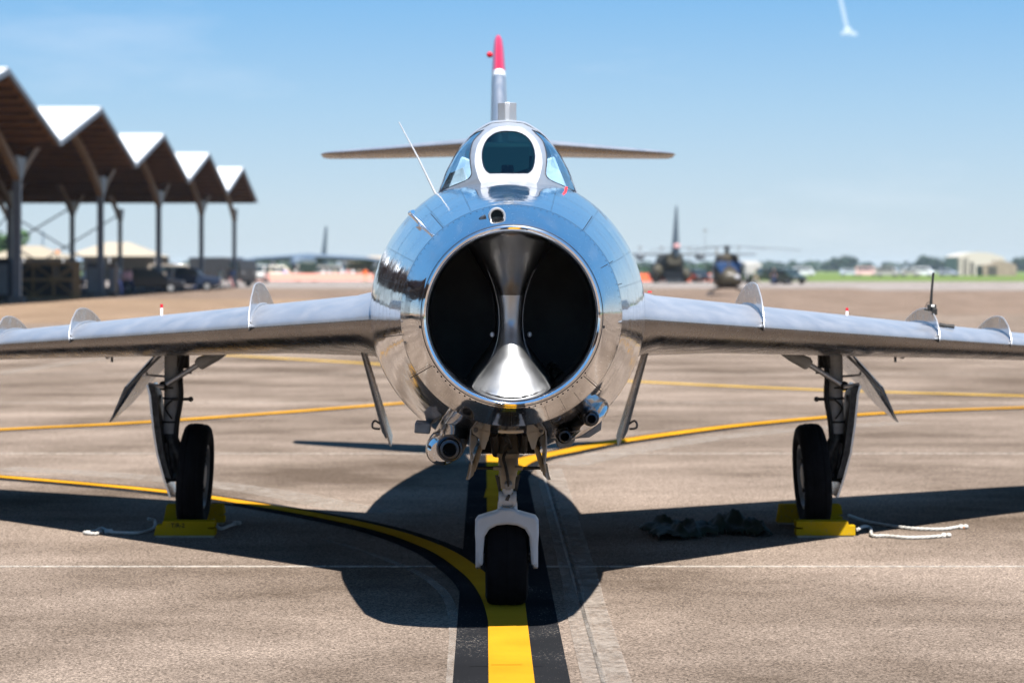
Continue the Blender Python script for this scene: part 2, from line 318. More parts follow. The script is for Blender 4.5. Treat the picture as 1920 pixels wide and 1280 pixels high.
def smoothpts(pts, n=10):
    pts = [Vector(p) for p in pts]; o = []
    for i in range(len(pts)-1):
        p0, p1, p2, p3 = pts[max(i-1, 0)], pts[i], pts[i+1], pts[min(i+2, len(pts)-1)]
        for k in range(n):
            t = k/n; o.append(0.5*((2*p1)+(-p0+p2)*t+(2*p0-5*p1+4*p2-p3)*t*t+(-p0+3*p1-3*p2+p3)*t**3))
    return o+[pts[-1]]
def interp(tab, x):
    if x <= tab[0][0]: return tab[0][1]
    for (a, b), (c, d) in zip(tab, tab[1:]):
        if x <= c: return b+(d-b)*(x-a)/(c-a)
    return tab[-1][1]
def smooth_interp(tab, x):
    n = len(tab)
    if x <= tab[0][0]: return tab[0][1]
    if x >= tab[-1][0]: return tab[-1][1]
    sl = [(tab[i+1][1]-tab[i][1])/(tab[i+1][0]-tab[i][0]) for i in range(n-1)]
    mt = [sl[0]]+[0 if sl[i-1]*sl[i] <= 0 else 2*sl[i-1]*sl[i]/(sl[i-1]+sl[i]) for i in range(1, n-1)]+[sl[-1]]
    for i in range(n-1):
        if x <= tab[i+1][0]:
            h = tab[i+1][0]-tab[i][0]; t = (x-tab[i][0])/h
            return (2*t**3-3*t*t+1)*tab[i][1]+(t**3-2*t*t+t)*h*mt[i]+(-2*t**3+3*t*t)*tab[i+1][1]+(t**3-t*t)*h*mt[i+1]

exec_parts = []
# ================================================================== GROUND
ap = MB().box((0, 1500, -0.506), (5600, 4600, 1.0)).build('apron', M['farconc'], smooth=False); tag(ap, kind='structure')
X0, Y0, S = 0.35, 13.2, 8.1
gap = 0.010
sm = MB(); sm.add([(gap, gap, 0), (S-gap, gap, 0), (S-gap, S-gap, 0), (gap, S-gap, 0), (gap, gap, -.0058), (S-gap, gap, -.0058), (S-gap, S-gap, -.0058), (gap, S-gap, -.0058)],
      [(0, 1, 2, 3), (0, 4, 5, 1), (1, 5, 6, 2), (2, 6, 7, 3), (3, 7, 4, 0)])
smesh = sm.mesh('concrete_slab', M['slab'], smooth=False)
for i in range(-5, 5):
    for j in range(-4, 9):
        o = bpy.data.objects.new('concrete_slab', smesh); COL.objects.link(o); o.parent = ap; o.location = (X0+i*S, Y0+j*S, 0)
for j in range(-4, 10):
    MB().box((X0, Y0+j*S, -0.0044), (10*S, 0.0196, 0.003)).build('joint_strip', M['sealant'], ap, smooth=False)
    MB().box((X0, Y0+j*S, 0.0006), (10*S, 0.062, 0.0012)).build('worn_joint_edge', M['jointedge'], ap, smooth=False)
for i in range(-5, 6):
    MB().box((X0+i*S, Y0+2.5*S, -0.0046), (0.0136, 13*S, 0.003)).build('joint_strip', M['scour2s'], ap, smooth=False)

def strip(name, pts, wid, z, m, n=12, offs=0.0):
    pts = smoothpts([Vector((p[0], p[1], 0)) for p in pts], n) if n else [Vector((p[0], p[1], 0)) for p in pts]
    vv = []; ff = []
    for i, p in enumerate(pts):
        d = (pts[min(i+1, len(pts)-1)]-pts[max(i-1, 0)]).normalized(); nn = Vector((-d.y, d.x, 0))
        for sd in (-1, 1):
            q = p+nn*(offs+sd*wid/2); vv.append((q.x, q.y, z))
        if i: ff.append((2*i-2, 2*i-1, 2*i+1, 2*i))
    mb = MB(); mb.add(vv, ff)
    o = mb.build(name, m, smooth=False); tag(o, kind='structure'); return o
CX = -0.012
strip('black_line_border', [(CX, -8), (CX, 21.2)], 0.462, 0.003, M['blk'], 0)
strip('yellow_centre_line', [(CX, -8), (CX, 21.05)], 0.18, 0.009, M['yel'], 0)
def gp(l): return [G(*p).xy for p in l]
left_curve = gp([(-420, 862), (0, 895), (300, 922), (500, 951), (690, 988), (810, 1027), (880, 1070), (918, 1110), (940, 1165), (950, 1250)])
strip('black_line_border', left_curve, 0.30, 0.0042, M['blk']); strip('yellow_curved_line', left_curve, 0.125, 0.0105, M['yel'])
right_curve = gp([(934, 935), (944, 898), (966, 874), (1000, 860), (1060, 848), (1165, 828), (1400, 797), (1650, 776), (1920, 765), (2500, 748)])
strip('black_line_border', right_curve, 0.38, 0.0054, M['blk']); strip('yellow_curved_line', right_curve, 0.20, 0.012, M['yel'])
far_left = gp([(-700, 850), (-300, 824), (0, 806), (240, 794), (500, 776), (745, 757), (950, 742)])
strip('yellow_taxi_line', far_left, 0.22, 0.009, M['yel'])
strip('black_line_border', far_left, 0.34, 0.003, M['blk'])
strip('yellow_taxi_line', gp([(200, 655), (450, 668), (690, 682), (900, 697), (1195, 716), (1550, 732), (1920, 743), (2600, 762)]), 0.26, 0.009, M['yelfade'])
strip('faded_line', gp([(0, 700), (200, 672), (420, 652)]), 0.3, 0.004, M['scour'])
strip('scoured_strip', [(0.315, -8), (0.315, 9.6), (0.335, 13), (0.345, 19.6)], 0.10, 0.0066, M['scour'])
strip('scoured_strip', [(0.40, -8), (0.40, 9.6), (0.42, 13), (0.45, 19.6)], 0.12, 0.0072, M['scour'])
strip('dark_scuff', [(0.345, -8), (0.345, 9.6), (0.36, 13), (0.37, 19.6)], 0.018, 0.0078, M['scour2'])
lc2 = gp([(0, 878), (150, 886), (330, 900), (520, 925), (700, 962)]); strip('scoured_strip', lc2, 0.35, 0.0022, M['scour'])
strip('scoured_strip', gp([(600, 1008), (700, 1040), (790, 1078), (838, 1120), (852, 1180), (848, 1280), (846, 1500)]), 0.05, 0.0024, M['scour'])
strip('scoured_strip', gp([(1060, 872), (1200, 842), (1420, 812), (1700, 792)]), 0.35, 0.0022, M['scour'])
# paler far pavement, shoulder and grass
def sheet(name, poly, z, m):
    mb = MB(); mb.add([(x, y, z) for x, y in poly], [tuple(range(len(poly)))]); return tag(mb.build(name, m, smooth=False), kind='structure')
sheet('service_lane', [(-2000, 72), (-12, 72), (-8, 132), (-2000, 132)], 0.004, M['shoulder'])
sheet('taxiway', [(30, 185), (2200, 160), (2200, 330), (36, 318)], 0.006, M['taxi'])
sheet('apron_rear', [(-2200, 205), (60, 205), (60, 420), (-2200, 420)], 0.004, M['taxi'])
sheet('grass_field', [(36, 322), (2600, 300), (2600, 1300), (36, 1300)], 0.012, M['grass'])
sheet('far_field', [(-2700, 1300), (2700, 1300), (2700, 3700), (-2700, 3700)], 0.012, M['field'])
sheet('grass_field', [(-2600, 430), (36, 430), (36, 1300), (-2600, 1300)], 0.012, M['grass'])
sheet('grass_field', [(45, -700), (2600, -700), (2600, 60), (120, 60)], 0.012, M['grass'])

# ================================================================== JET FIGHTER
jet = thing('jet_fighter', 'polished silver swept-wing jet fighter parked nose-on over the yellow centre line', 'fighter jet', (0, 11.7, 0))
LIP = 10.40
def zc(y): return interp([(10.4, 1.421), (12.0, 1.397), (20.5, 1.50)], y)
RT1 = [(10.402, .384), (10.408, .392), (10.425, .403), (10.455, .416), (10.50, .433), (10.56, .455), (10.62, .476), (10.66, .489)]
RT2 = [(10.66, .489), (10.9, .529), (11.2, .575), (11.6, .630), (12.0, .677), (12.4, .706), (13.0, .724), (14.5, .725), (16.0, .69), (17.0, .62), (18.0, .52), (19.0, .39), (19.4, .335)]
def rad(y): return smooth_interp(RT1, y) if y <= 10.66 else smooth_interp(RT2, y)
def surf(y, a, off=0.0):
    dr = (rad(y+.005)-rad(y-.005))/.01 if y > 10.42 else 1.0
    nx = math.cos(math.atan(dr)); r = rad(y)+off*nx
    return Vector((r*math.sin(a), y-off*math.sin(math.atan(dr)), zc(y)+r*math.cos(a)))
NA = 128
def ring(y, off=0): return [surf(y, 2*math.pi*k/NA, off) for k in range(NA)]
BAY0, BAY1, BAYW = 10.98, 12.35, 0.135
def in_bay(c): return c.z < 1.2 and BAY0 < c.y < BAY1 and abs(c.x) < BAYW
# nose ring
lip = MB()
prof = [(10.75, .352), (10.60, .352), (10.50, .3535), (10.455, .3565), (10.43, .361), (10.412, .367), (10.4025, .374), (10.4, .380), (10.402, .384)]
lip.loft([[Vector((r*math.sin(2*math.pi*k/NA), y, zc(10.4)+r*math.cos(2*math.pi*k/NA))) for k in range(NA)] for y, r in prof])
lip.build('intake_lip', M['chrome'], jet)
nose = MB(); nose.loft([ring(y) for y in [10.4025, 10.408, 10.416, 10.425, 10.44, 10.455, 10.475, 10.50, 10.53, 10.56, 10.59, 10.62, 10.645, 10.66]]); nose.build('nose_ring', SKIN, jet)
ys = [10.6605, 10.72, 10.78, 10.84, 10.91, BAY0]+[BAY0+(BAY1-BAY0)*k/22 for k in range(1, 23)]+[12.45, 12.6, 12.8, 13.0, 13.4, 13.8, 14.3, 14.8, 15.3, 16, 16.6, 17.2, 17.8, 18.3, 18.8, 19.2, 19.4]
fu = MB(); fu.loft([ring(y) for y in ys], skip=in_bay); fu.build('fuselage', SKIN, jet)
MB().lathe([(0, .33), (-.25, .29), (-.6, .27)], (0, 19.4, 1.48), (0, 1, 0), close=True).build('exhaust_nozzle', M['steel'], jet)
# panel seams
def seam_ring(y, a0, a1, wdt=.0035, name='panel_seam', m='seam', off=.0012):
    n = max(6, int(abs(a1-a0)/math.pi*64)); r1 = [surf(y-wdt/2, a0+(a1-a0)*k/n, off) for k in range(n+1)]; r2 = [surf(y+wdt/2, a0+(a1-a0)*k/n, off) for k in range(n+1)]
    MB().loft([r1, r2], closed=False).build(name, M[m], jet)
def seam_line(a, y0, y1, wdt=.0032, m='seam', off=.0012):
    n = 24; r = [[surf(y0+(y1-y0)*k/n, a-wdt/2/rad(y0), off), surf(y0+(y1-y0)*k/n, a+wdt/2/rad(y0), off)] for k in range(n+1)]
    MB().loft(r, closed=False).build('panel_seam', M[m], jet)
seam_ring(10.408, 0, 2*math.pi, .0024, off=.0008)
seam_ring(10.66, 0, 2*math.pi, .0022)
seam_ring(11.45, R(-75), R(75), .003); seam_ring(12.05, R(-150), R(150), .003)
seam_ring(10.93, R(118), R(242), .003)
seam_line(R(130), 10.43, 10.93); seam_line(R(-122), 10.43, 10.93); seam_line(math.pi, 10.43, 10.75, .002)
seam_line(R(62), 10.52, 10.63); seam_line(R(74), 10.66, 10.82); seam_line(R(62), 10.66, 10.82)
seam_line(R(40), 10.66, 11.4); seam_line(R(-38), 10.66, 11.4); seam_line(R(100), 10.66, 12.0); seam_line(R(-100), 10.66, 12.0)
rv = MB()
def rivet(y, a, r=.0026):
    p = surf(y, a, .0012); n = (surf(y, a, .02)-p).normalized(); aa, bb = rv.frame(n)
    rv.add([p+(aa*math.cos(t)+bb*math.sin(t))*r for t in [2*math.pi*k/8 for k in range(8)]], [tuple(range(8))])
for k in range(30): rivet(10.420, R(128+k*3.75), .0046)
for k in range(16):
    t = 10.45+k*.03; rivet(t, R(130)-.022, .003); rivet(t, R(-122)+.022, .003); rivet(t, math.pi-.02, .003) if k < 8 else 0; rivet(t, math.pi+.025, .003) if k < 8 else 0
for k in range(15): rivet(10.46+k*.03, R(160), .003); rivet(10.46+k*.03, R(150), .003); rivet(10.5+k*.027, R(141), .003)
for k in range(30): rivet(10.915, R(130+k*3.6), .0028); rivet(10.64, R(132+k*1.2), .002)
for sgn in (-1, 1): rivet(10.4165, sgn*R(97), .007)
for k in range(70): rivet(11.46, R(-70+k*2), .0022); rivet(10.675, R(-178+k*5.1), .0018)
for a_ in (R(62), R(-62), R(40), R(-38), R(100), R(-100), R(75), R(-75), R(20), R(-22)):
    for k in range(34): rivet(10.70+k*.04, a_+.014, .0036)
for y_ in (11.05, 11.47, 12.07):
    for k in range(110): rivet(y_, R(-150+k*2.75), .0035)
for k in range(60): rivet(10.635, R(-100+k*3.4), .0032)
tag(rv.build('rivet_rows', M['seam'], jet, smooth=False, fixn=False), kind='stuff')
# belly plate with slot ahead of nose gear
sp = MB(); 
for a0, a1, y in ((R(174), R(186), 10.86), (R(174), R(186), 10.885)):
    sp.tube([surf(y, a0+(a1-a0)*k/8, .002) for k in range(9)], .003, 6)
sp.tube([surf(10.86, R(174), .002), surf(10.885, R(174), .002)], .003, 6); sp.tube([surf(10.86, R(186), .002), surf(10.885, R(186), .002)], .003, 6)
sp.build('latch_slot', M['satin'], jet)
# nose gear bay box
bb = MB()
z1 = 1.02
for sx in (-1, 1): bb.add([(sx*BAYW, BAY0, z1), (sx*BAYW, BAY1, z1), (sx*BAYW, BAY1, .68), (sx*BAYW, BAY0, .80)], [(0, 1, 2, 3)])
bb.add([(-BAYW, BAY0, z1), (BAYW, BAY0, z1), (BAYW, BAY1, z1), (-BAYW, BAY1, z1)], [(0, 1, 2, 3)])
bb.add([(-BAYW, BAY1, z1), (BAYW, BAY1, z1), (BAYW, BAY1, .68), (-BAYW, BAY1, .68)], [(0, 1, 2, 3)])
bb.build('gear_bay', M['black'], jet, smooth=False)

# intake interior
ZI = zc(10.4)
def dr(y): return interp([(10.6, .352), (11.5, .40), (12.6, .45)], y)
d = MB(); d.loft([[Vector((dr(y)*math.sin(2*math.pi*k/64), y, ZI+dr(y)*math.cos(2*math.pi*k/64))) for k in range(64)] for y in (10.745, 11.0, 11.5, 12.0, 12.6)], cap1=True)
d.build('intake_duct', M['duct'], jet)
HW = [(445, 84), (465, 68), (490, 53), (520, 36), (550, 22), (580, 17.5), (610, 16), (640, 18), (655, 24), (670, 33), (690, 47), (712, 64), (735, 76), (752, 82)]
LE = [(440, 10.50), (480, 10.60), (540, 10.70), (600, 10.72), (640, 10.66), (680, 10.57), (712, 10.51), (745, 10.455), (760, 10.45)]
rows = []
for i in range(61):
    py = 436+(757-436)*i/60; Dm = smooth_interp(LE, py); z = 1.62-(py-HZ)/FPX*Dm; row = []
    hw = smooth_interp(HW, py)*Dm/FPX
    for k in range(-26, 27):
        u = k/26; ua = abs(u)
        if ua <= .75:
            th = ua/.75*math.pi/2; x = hw*math.sin(th); y = Dm+hw*.85*(1-math.cos(th))
        else:
            q = (ua-.75)/.25; x = hw+q*.03; y = Dm+hw*.85+q*1.1
        x = math.copysign(x, u)
        lim = dr(y)*1.01 if y > 10.6 else .3525
        zz = z; rr = math.hypot(x, z-ZI)
        if rr > lim: x *= lim/rr; zz = ZI+(z-ZI)*lim/rr
        row.append(Vector((x, y, zz)))
    rows.append(row)
cut_ = 22
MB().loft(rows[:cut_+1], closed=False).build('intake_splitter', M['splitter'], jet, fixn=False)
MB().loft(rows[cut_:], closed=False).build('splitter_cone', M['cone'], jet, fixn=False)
pt = P(958, 552, 10.69); MB().box(pt+Vector((0, -.004, 0)), (.05, .004, .002)).build('splitter_joint', M['seam'], jet, smooth=False)
for px in (923, 993):
    MB().sphere(P(px, 627, 10.95), .011, 12, (1, .5, 1.2)).build('intake_stud', M['satin'], jet)
for sx in (-1, 1):   # rolled splitter edge beads
    MB().tube(smoothpts([P(958+sx*h, y, 10.86) for y, h in ((470, 60), (520, 38), (560, 26), (600, 22), (645, 27), (690, 48), (722, 74))], 6), .0012, 6).build('splitter_bead', M['satin'], jet)

# gun camera
gc = P(932, 405, 10.50)
b = MB(); b.lathe([(-.016, .0265), (-.022, .029), (-.023, .033), (-.018, .0365), (.0, .038), (.10, .040), (.25, .05)], gc, (0, 1, 0), close=True); b.lathe([(-.02, .026), (.01, .025)], gc, (0, 1, 0), close=True); b.build('gun_camera_housing', M['satin'], jet)
MB().lathe([(-.006, .0001), (-.006, .027)], gc, (0, 1, 0), close=True).build('gun_camera_lens', M['lens'], jet)
MB().sphere(gc+Vector((.004, .275, -.035)), .2, 32, (.42, 1.0, .33)).build('camera_fairing', SKIN, jet)
b = MB()
b.tube(smoothpts([gc+Vector((-.05, .03, .003)), gc+Vector((-.075, .03, -.012)), gc+Vector((-.06, .03, -.03))], 4), .006, 6); b.build('camera_clip', M['steel'], jet)

# ---------------- cannons
def cannon(px, py, D, rf, rb, tilt=0, long=.7, back=1.5):
    c = P(px, py, D)
    g = MB(); g.lathe([(.35, rb*1.0), (-.005, rb*1.0), (-.02, rb*.97), (-.022, rb*.72), (.25, rb*.70)], c, (0, 1, 0), 28, close=True); g.build('cannon_barrel', M['steel'], jet)
    MB().lathe([(.06, .0001), (.06, rb*.74)], c, (0, 1, 0), 20, close=True).build('cannon_bore', M['black'], jet)
    g = MB(); g.lathe([(.03, rb*1.12), (.035, rb*1.3), (.08, rb*1.42), (.10, rb*1.25)], c, (0, 1, 0), 28, close=True); g.build('muzzle_collar', M['steel'], jet)
    # fairing that swells back into the belly
    ax = Vector((0, 0, zc(D))); inw = Vector((-c.x, 0, ax.z-c.z)).normalized(); rings = []
    for y, r, s in ((.07, rf*.70, 0), (.075, rf*.86, 0), (.12, rf*.97, 0), (.25, rf*1.04, .02), (.6, rf*1.05, .06), (1.0, rf*.95, .12), (1.5, rf*.6, .22)):
        cc = c+Vector((0, y, 0))+inw*s
        rings.append([cc+Vector((math.cos(t)*r, 0, math.sin(t)*r)) for t in [2*math.pi*k/32 for k in range(32)]])
    g = MB(); g.loft(rings, True, True, True); g.build('cannon_fairing', SKIN if rf > .06 else M['fairing'], jet)
cannon(843, 842, 10.88, .066, .044); 
b = MB()   # broad pod that carries the big cannon
cc = P(833, 846, 11.0)
b.loft([[cc+Vector((-.012*(1-q), y, 0))+Vector((math.cos(t)*r*.90, 0, math.sin(t)*r*.84)) for t in [2*math.pi*k/32 for k in range(32)]] for q, y, r in ((0, 0, .055), (0, .02, .07), (0, .08, .083), (.2, .3, .09), (1, .9, .08), (1, 1.6, .03))], True, True, True)
b.build('cannon_pod', SKIN, jet)
cannon(1109, 785, 10.90, .043, .027); cannon(1059, 818, 11.08, .040, .028)
b = MB()   # shared bulge for the pair
b.loft([[P(1100-18*q, 797+12*q, 11.05+y*0)+Vector((0, y, .03*q))+Matrix.Rotation(R(-33), 3, 'Y') @ Vector((math.cos(t)*r*1.9, 0, math.sin(t)*r*.62)) for t in [2*math.pi*k/32 for k in range(32)]] for q, y, r in ((0, -.02, .02), (0, .03, .05), (.2, .2, .075), (.5, .6, .09), (.8, 1.2, .07))], True, True, True)
b.build('cannon_blister', SKIN, jet)
# ejector chutes
b = MB(); c = P(793, 800, 11.7); b.box(c, (.075, .22, .05), Matrix.Rotation(R(4), 3, 'Y')); b.build('ejector_chute', M['greymetal'], jet, bevel=.006)
b = MB(); c = P(1112, 803, 11.6)
b.prism([P(1078, 822, 11.6), P(1105, 820, 11.6), P(1127, 806, 11.6), P(1129, 780, 11.6), P(1085, 780, 11.6)], (0, .25, 0)); b.build('ejector_chute', M['greymetal'], jet, bevel=.004)
b = MB(); b.prism([P(1045, 838, 11.8), P(1068, 838, 11.8), P(1078, 826, 11.8), P(1080, 815, 11.8), P(1045, 815, 11.8)], (0, .25, 0)); b.build('ejector_chute', M['greymetal'], jet, bevel=.004)

# ---------------- windscreen
CPX = 953.5
def DA(py): return 11.147/(1+.000324*(py-HZ))
def PA(h, py): D = DA(py); v = P(CPX, py, D); return Vector((h*D/FPX, v.y, v.z))
A = [(0, 239), (14, 239.8), (28, 243), (42, 251), (52, 262), (59, 276), (62.5, 292), (63.5, 306), (61, 320), (57, 334), (51, 347)]
Bo = [(0, 246), (12, 246.6), (24, 250), (35, 257), (43, 267), (48, 280), (49.7, 293), (48.5, 305), (46, 314), (42, 320.5), (36, 325.3)]
C = [(0, 228.5), (30, 231.5), (52, 243), (66, 253), (80, 268), (93, 286), (104, 304), (113, 322), (121, 342), (129, 362), (137, 384)]
DC = 12.40
def curve(tab, n): return smoothpts([(a, b, 0) for a, b in tab], n)
n = 6; cA = curve(A, n); cB = curve(Bo, n); cC = curve(C, n)
def PC(h, py, D=DC): v = P(CPX, py, D); return Vector((h*D/FPX, v.y, v.z))
# centre frame between A and glass outline, bottom bar included
fr = MB()
for sx in (-1, 1):
    r1 = [Vector((sx*q.x, q.y, q.z)) for q in (PA(p.x, p.y) for p in cA)]
    r2 = [Vector((sx*q.x, q.y, q.z)) for q in (PA(p.x, p.y) for p in cB)]
    fr.loft([r1, r2], closed=False)
    e = PA(51, 347); f = PA(36, 325.3); fr.add([Vector((sx*e.x, e.y, e.z)), Vector((sx*f.x, f.y, f.z)), Vector((0, f.y, f.z)), Vector((0, e.y, e.z))], [(0, 1, 2, 3)])
    e2 = e+Vector((.0, -.06, -.03)); fr.add([Vector((sx*e.x, e.y, e.z)), Vector((0, e.y, e.z)), Vector((0, e2.y, e2.z)), Vector((sx*e2.x, e2.y, e2.z))], [(0, 1, 2, 3)])
fr.build('windscreen_frame', M['satin'], jet, angle=30)
# glass pane of the centre
gl = MB(); pts = [PA(p.x+.6, p.y-(.5 if p.y < 300 else -.5)) for p in cB]
loop = [Vector((p.x, p.y+.004, p.z)) for p in pts]+[Vector((-p.x, p.y+.004, p.z)) for p in reversed(pts[1:])]
gl.add(loop, [tuple(range(len(loop)))]); gl.build('windscreen_glass', M['glassc'], jet, smooth=False)
loop2 = [PA(p.x, p.y)+Vector((0, -.001, 0)) for p in cB]; loop2 = loop2+[Vector((-p.x, p.y, p.z)) for p in reversed(loop2[1:])]
MB().tube(loop2+[loop2[0]], .0022, 6, False).build('window_seal', M['seal'], jet)
# side shell with quarter-light openings
WIN = [(45, 244.5), (52, 251), (60, 259), (66, 267), (70, 280), (72, 293), (71.5, 306), (70, 318), (69.5, 327), (74, 335), (84, 341), (102, 348.5), (125.5, 358),
       (121, 341), (115, 324), (107, 308), (97, 290), (86, 275), (73, 260.5), (59, 250)]
win_c = smoothpts([(a, b, 0) for a, b in WIN+[WIN[0]]], 4)[:-1]
def in_poly(x, y, poly):
    c = False; j = len(poly)-1
    for i in range(len(poly)):
        a, b_ = poly[i], poly[j]
        if (a[1] > y) != (b_[1] > y) and x < (b_[0]-a[0])*(y-a[1])/(b_[1]-a[1])+a[0]: c = not c
        j = i
    return c
def by_y(tab, y):
    for (a, b_), (c, d_) in zip(tab, tab[1:]):
        if b_ <= y <= d_: return a+(c-a)*(y-b_)/(d_-b_)
    return tab[0][0] if y < tab[0][1] else tab[-1][0]
def shell_pt(h, py):
    a = by_y(A, min(max(py, 239), 347)) if py < 347 else 51+(py-347)*.5; c = by_y(C, max(py, 228.5))
    t = min(1.0, max(0.0, (h-a)/max(1e-3, c-a)))
    D = DA(min(py, 347))*(1-t)+DC*t-.10*math.sin(math.pi*t)*.6
    v = P(CPX, py, D); return Vector((h*D/FPX, v.y, v.z))
for sx in (-1, 1):
    s_ = MB(); NR, NT = 110, 44; rows = []
    for i in range(NR+1):
        f = i/NR; pyA = 239+(347-239)*f; pyC = 228.5+(384-228.5)*f; aa = by_y(A, pyA); ccx = by_y(C, pyC); row = []
        for j in range(NT+1):
            t = j/NT; h = aa+(ccx-aa)*t; py = pyA+(pyC-pyA)*t
            D = DA(pyA)*(1-t)+DC*t-.10*math.sin(math.pi*t)*.6; v = P(CPX, py, D); row.append((h, py, Vector((sx*h*D/FPX, v.y, v.z))))
        rows.append(row)
    vv = [q[2] for r_ in rows for q in r_]; ff = []
    for i in range(NR):
        for j in range(NT):
            hc = (rows[i][j][0]+rows[i+1][j+1][0])/2; pc = (rows[i][j][1]+rows[i+1][j+1][1])/2
            if in_poly(hc, pc, win_c): continue
            k = i*(NT+1)+j; ff.append((k, k+1, k+NT+2, k+NT+1))
    s_.add(vv, ff); s_.build('windscreen_shell', M['satin'], jet, angle=60)
    ring3 = [shell_pt(p[0], p[1]) for p in win_c]; ring3 = [Vector((sx*p.x, p.y-.003, p.z+.001)) for p in ring3]
    MB().tube(ring3+[ring3[0]], .0032, 6, False).build('window_seal', M['seal'], jet)
    g_ = MB(); cpt = sum(ring3, Vector())/len(ring3)
    inner = [cpt+(p-cpt)*.5 for p in ring3]
    bul = [p+Vector((sx*.012, -.02, .01)) for p in inner]
    g_.loft([ring3, bul]); g_.add(bul, [tuple(range(len(bul)))]); g_.build('quarter_glass', M['glasss'], jet)
# canopy bow and bubble
def archD(D, sc, zt):
    pts = [PC(p.x, p.y) for p in cC]; z0 = PC(137, 384).z; zp = PC(0, 228.5).z
    o_ = []
    for p in pts: o_.append(Vector((p.x*sc, D, z0+(p.z-z0)*(zt-z0)/(zp-z0))))
    return [Vector((-q.x, q.y, q.z)) for q in reversed(o_[1:])]+o_
ztop = PC(0, 228.5).z
MB().loft([archD(12.385, 1.0, ztop), archD(12.40, 1.015, ztop+.006), archD(12.47, 1.02, ztop+.014), archD(12.475, 1.0, ztop+.006)], closed=False).build('canopy_bow', M['satin'], jet)
MB().loft([archD(12.47, 1.005, ztop+.01), archD(12.7, 1.02, ztop+.03), archD(13.0, 1.02, ztop+.038), archD(13.4, 1.0, ztop+.02), archD(13.8, .95, ztop-.02), archD(14.1, .88, ztop-.06)], closed=False).build('canopy_glass', M['bubble'], jet)
MB().loft([archD(14.09, .885, ztop-.055), archD(14.2, .86, ztop-.07), archD(15.0, .6, 2.21), archD(16.2, .35, 2.15), archD(17.6, .22, 2.08)], closed=False).build('dorsal_spine', SKIN, jet)
# mirror / periscope housing
pm = MB(); pr = []
for py, hw, dpt in ((228, 17.5, .12), (214, 17.0, .11), (200, 17.3, .10), (193, 17.6, .09)):
    v = P(951, py, 12.62); hx = hw*12.62/FPX; pr.append([Vector((v.x-hx, v.y, v.z)), Vector((v.x-hx*.25, v.y-.035, v.z)), Vector((v.x+hx*.25, v.y-.035, v.z)), Vector((v.x+hx, v.y, v.z)), Vector((v.x+hx, v.y+dpt, v.z)), Vector((v.x-hx, v.y+dpt, v.z))])
pm.loft(pr, True, True, True); pm.build('periscope_housing', M['satin'], jet, bevel=.003)
# cockpit interior
b = MB(); b.box((0, 13.3, 2.02), (.44, .04, .50)); b.build('cockpit_bulkhead', M['cockpit'], jet)
b = MB(); b.box((0, 13.15, 2.10), (.30, .10, .42)); b.build('seat_back', M['cushion'], jet, bevel=.03)
b = MB(); b.loft([[Vector((math.sin(t)*.24*s, y, 2.038+math.cos(t)*.075*s)) for t in [R(-90+180*k/16) for k in range(17)]] for y, s in ((12.25, .7), (12.35, 1.0), (12.6, 1.05))], closed=False, cap1=True, cap0=True); b.build('instrument_coaming', M['cockpit_light'], jet)
b = MB(); b.tube([(.0, 12.40, 2.06), (.0, 12.42, 2.12), (0, 12.42, 2.155)], [.05, .034, .030], 14); b.tube([(.02, 12.42, 2.1), (.115, 12.36, 2.13), (.12, 12.36, 2.2)], [.012, .010, .010], 8); b.build('gunsight', M['cockpit'], jet, bevel=.005)
for sx in (-1, 1):
    b = MB(); b.box((sx*.232, 12.66, 2.06), (.11, .70, .25), Matrix.Rotation(R(sx*-22), 3, 'Y')); b.build('side_console', M['cockpit_light'], jet, bevel=.01)
    for q in range(3):
        c = Vector((sx*(.262-.018*q), 12.36+.14*q, 2.02+.07*q)); b = MB(); b.sphere(c, .016, 12); b.cyl(c, c+Vector((sx*.02, .05, -.05)), .005, 6); b.build('cockpit_knob', M['steel'], jet)
    b = MB(); b.tube(smoothpts([(sx*.24, 12.3, 1.98), (sx*.262, 12.4, 2.04), (sx*.22, 12.55, 2.14), (sx*.17, 12.7, 2.2)], 5), .008, 6); b.build('cockpit_handle', M['whitepaint'], jet)
b = MB(); b.box((0, 12.9, 1.95), (.56, 1.2, .02)); b.build('cockpit_floor', M['cockpit'], jet)
# antenna mast, stub probe, red ribbon
b = MB(); b.tube([P(820, 370, 13.4), P(785, 298, 13.42), P(748, 229, 13.45)], [.0066, .0052, .0028], 8); b.build('whip_antenna', M['satin'], jet)
b = MB(); p0 = P(793, 424, 11.3); p1 = P(770, 400, 11.26); b.tube([p0, p1], [.011, .010], 12, ry=1.0); b.sphere(p1, .0125); b.tube([p1, p1+Vector((.012, -.05, .006))], .010, 10)
b.build('temperature_probe', M['chrome'], jet); b = MB(); b.sphere(p0+Vector((.0, 0, -.003)), .035, 16, (1, 1.6, .35)); b.build('probe_base', SKIN, jet)
b = MB(); pts = [P(1062, 351, 11.9), P(1060, 362, 11.86), P(1057, 368, 11.82), P(1049, 376, 11.76)]
b.loft([[p+Vector((-.006, 0, .002)), p+Vector((.006, 0, .002)), p+Vector((.006, 0, 0)), p+Vector((-.006, 0, 0))] for p in pts], True, True, True); b.build('red_ribbon', M['redcloth'], jet)
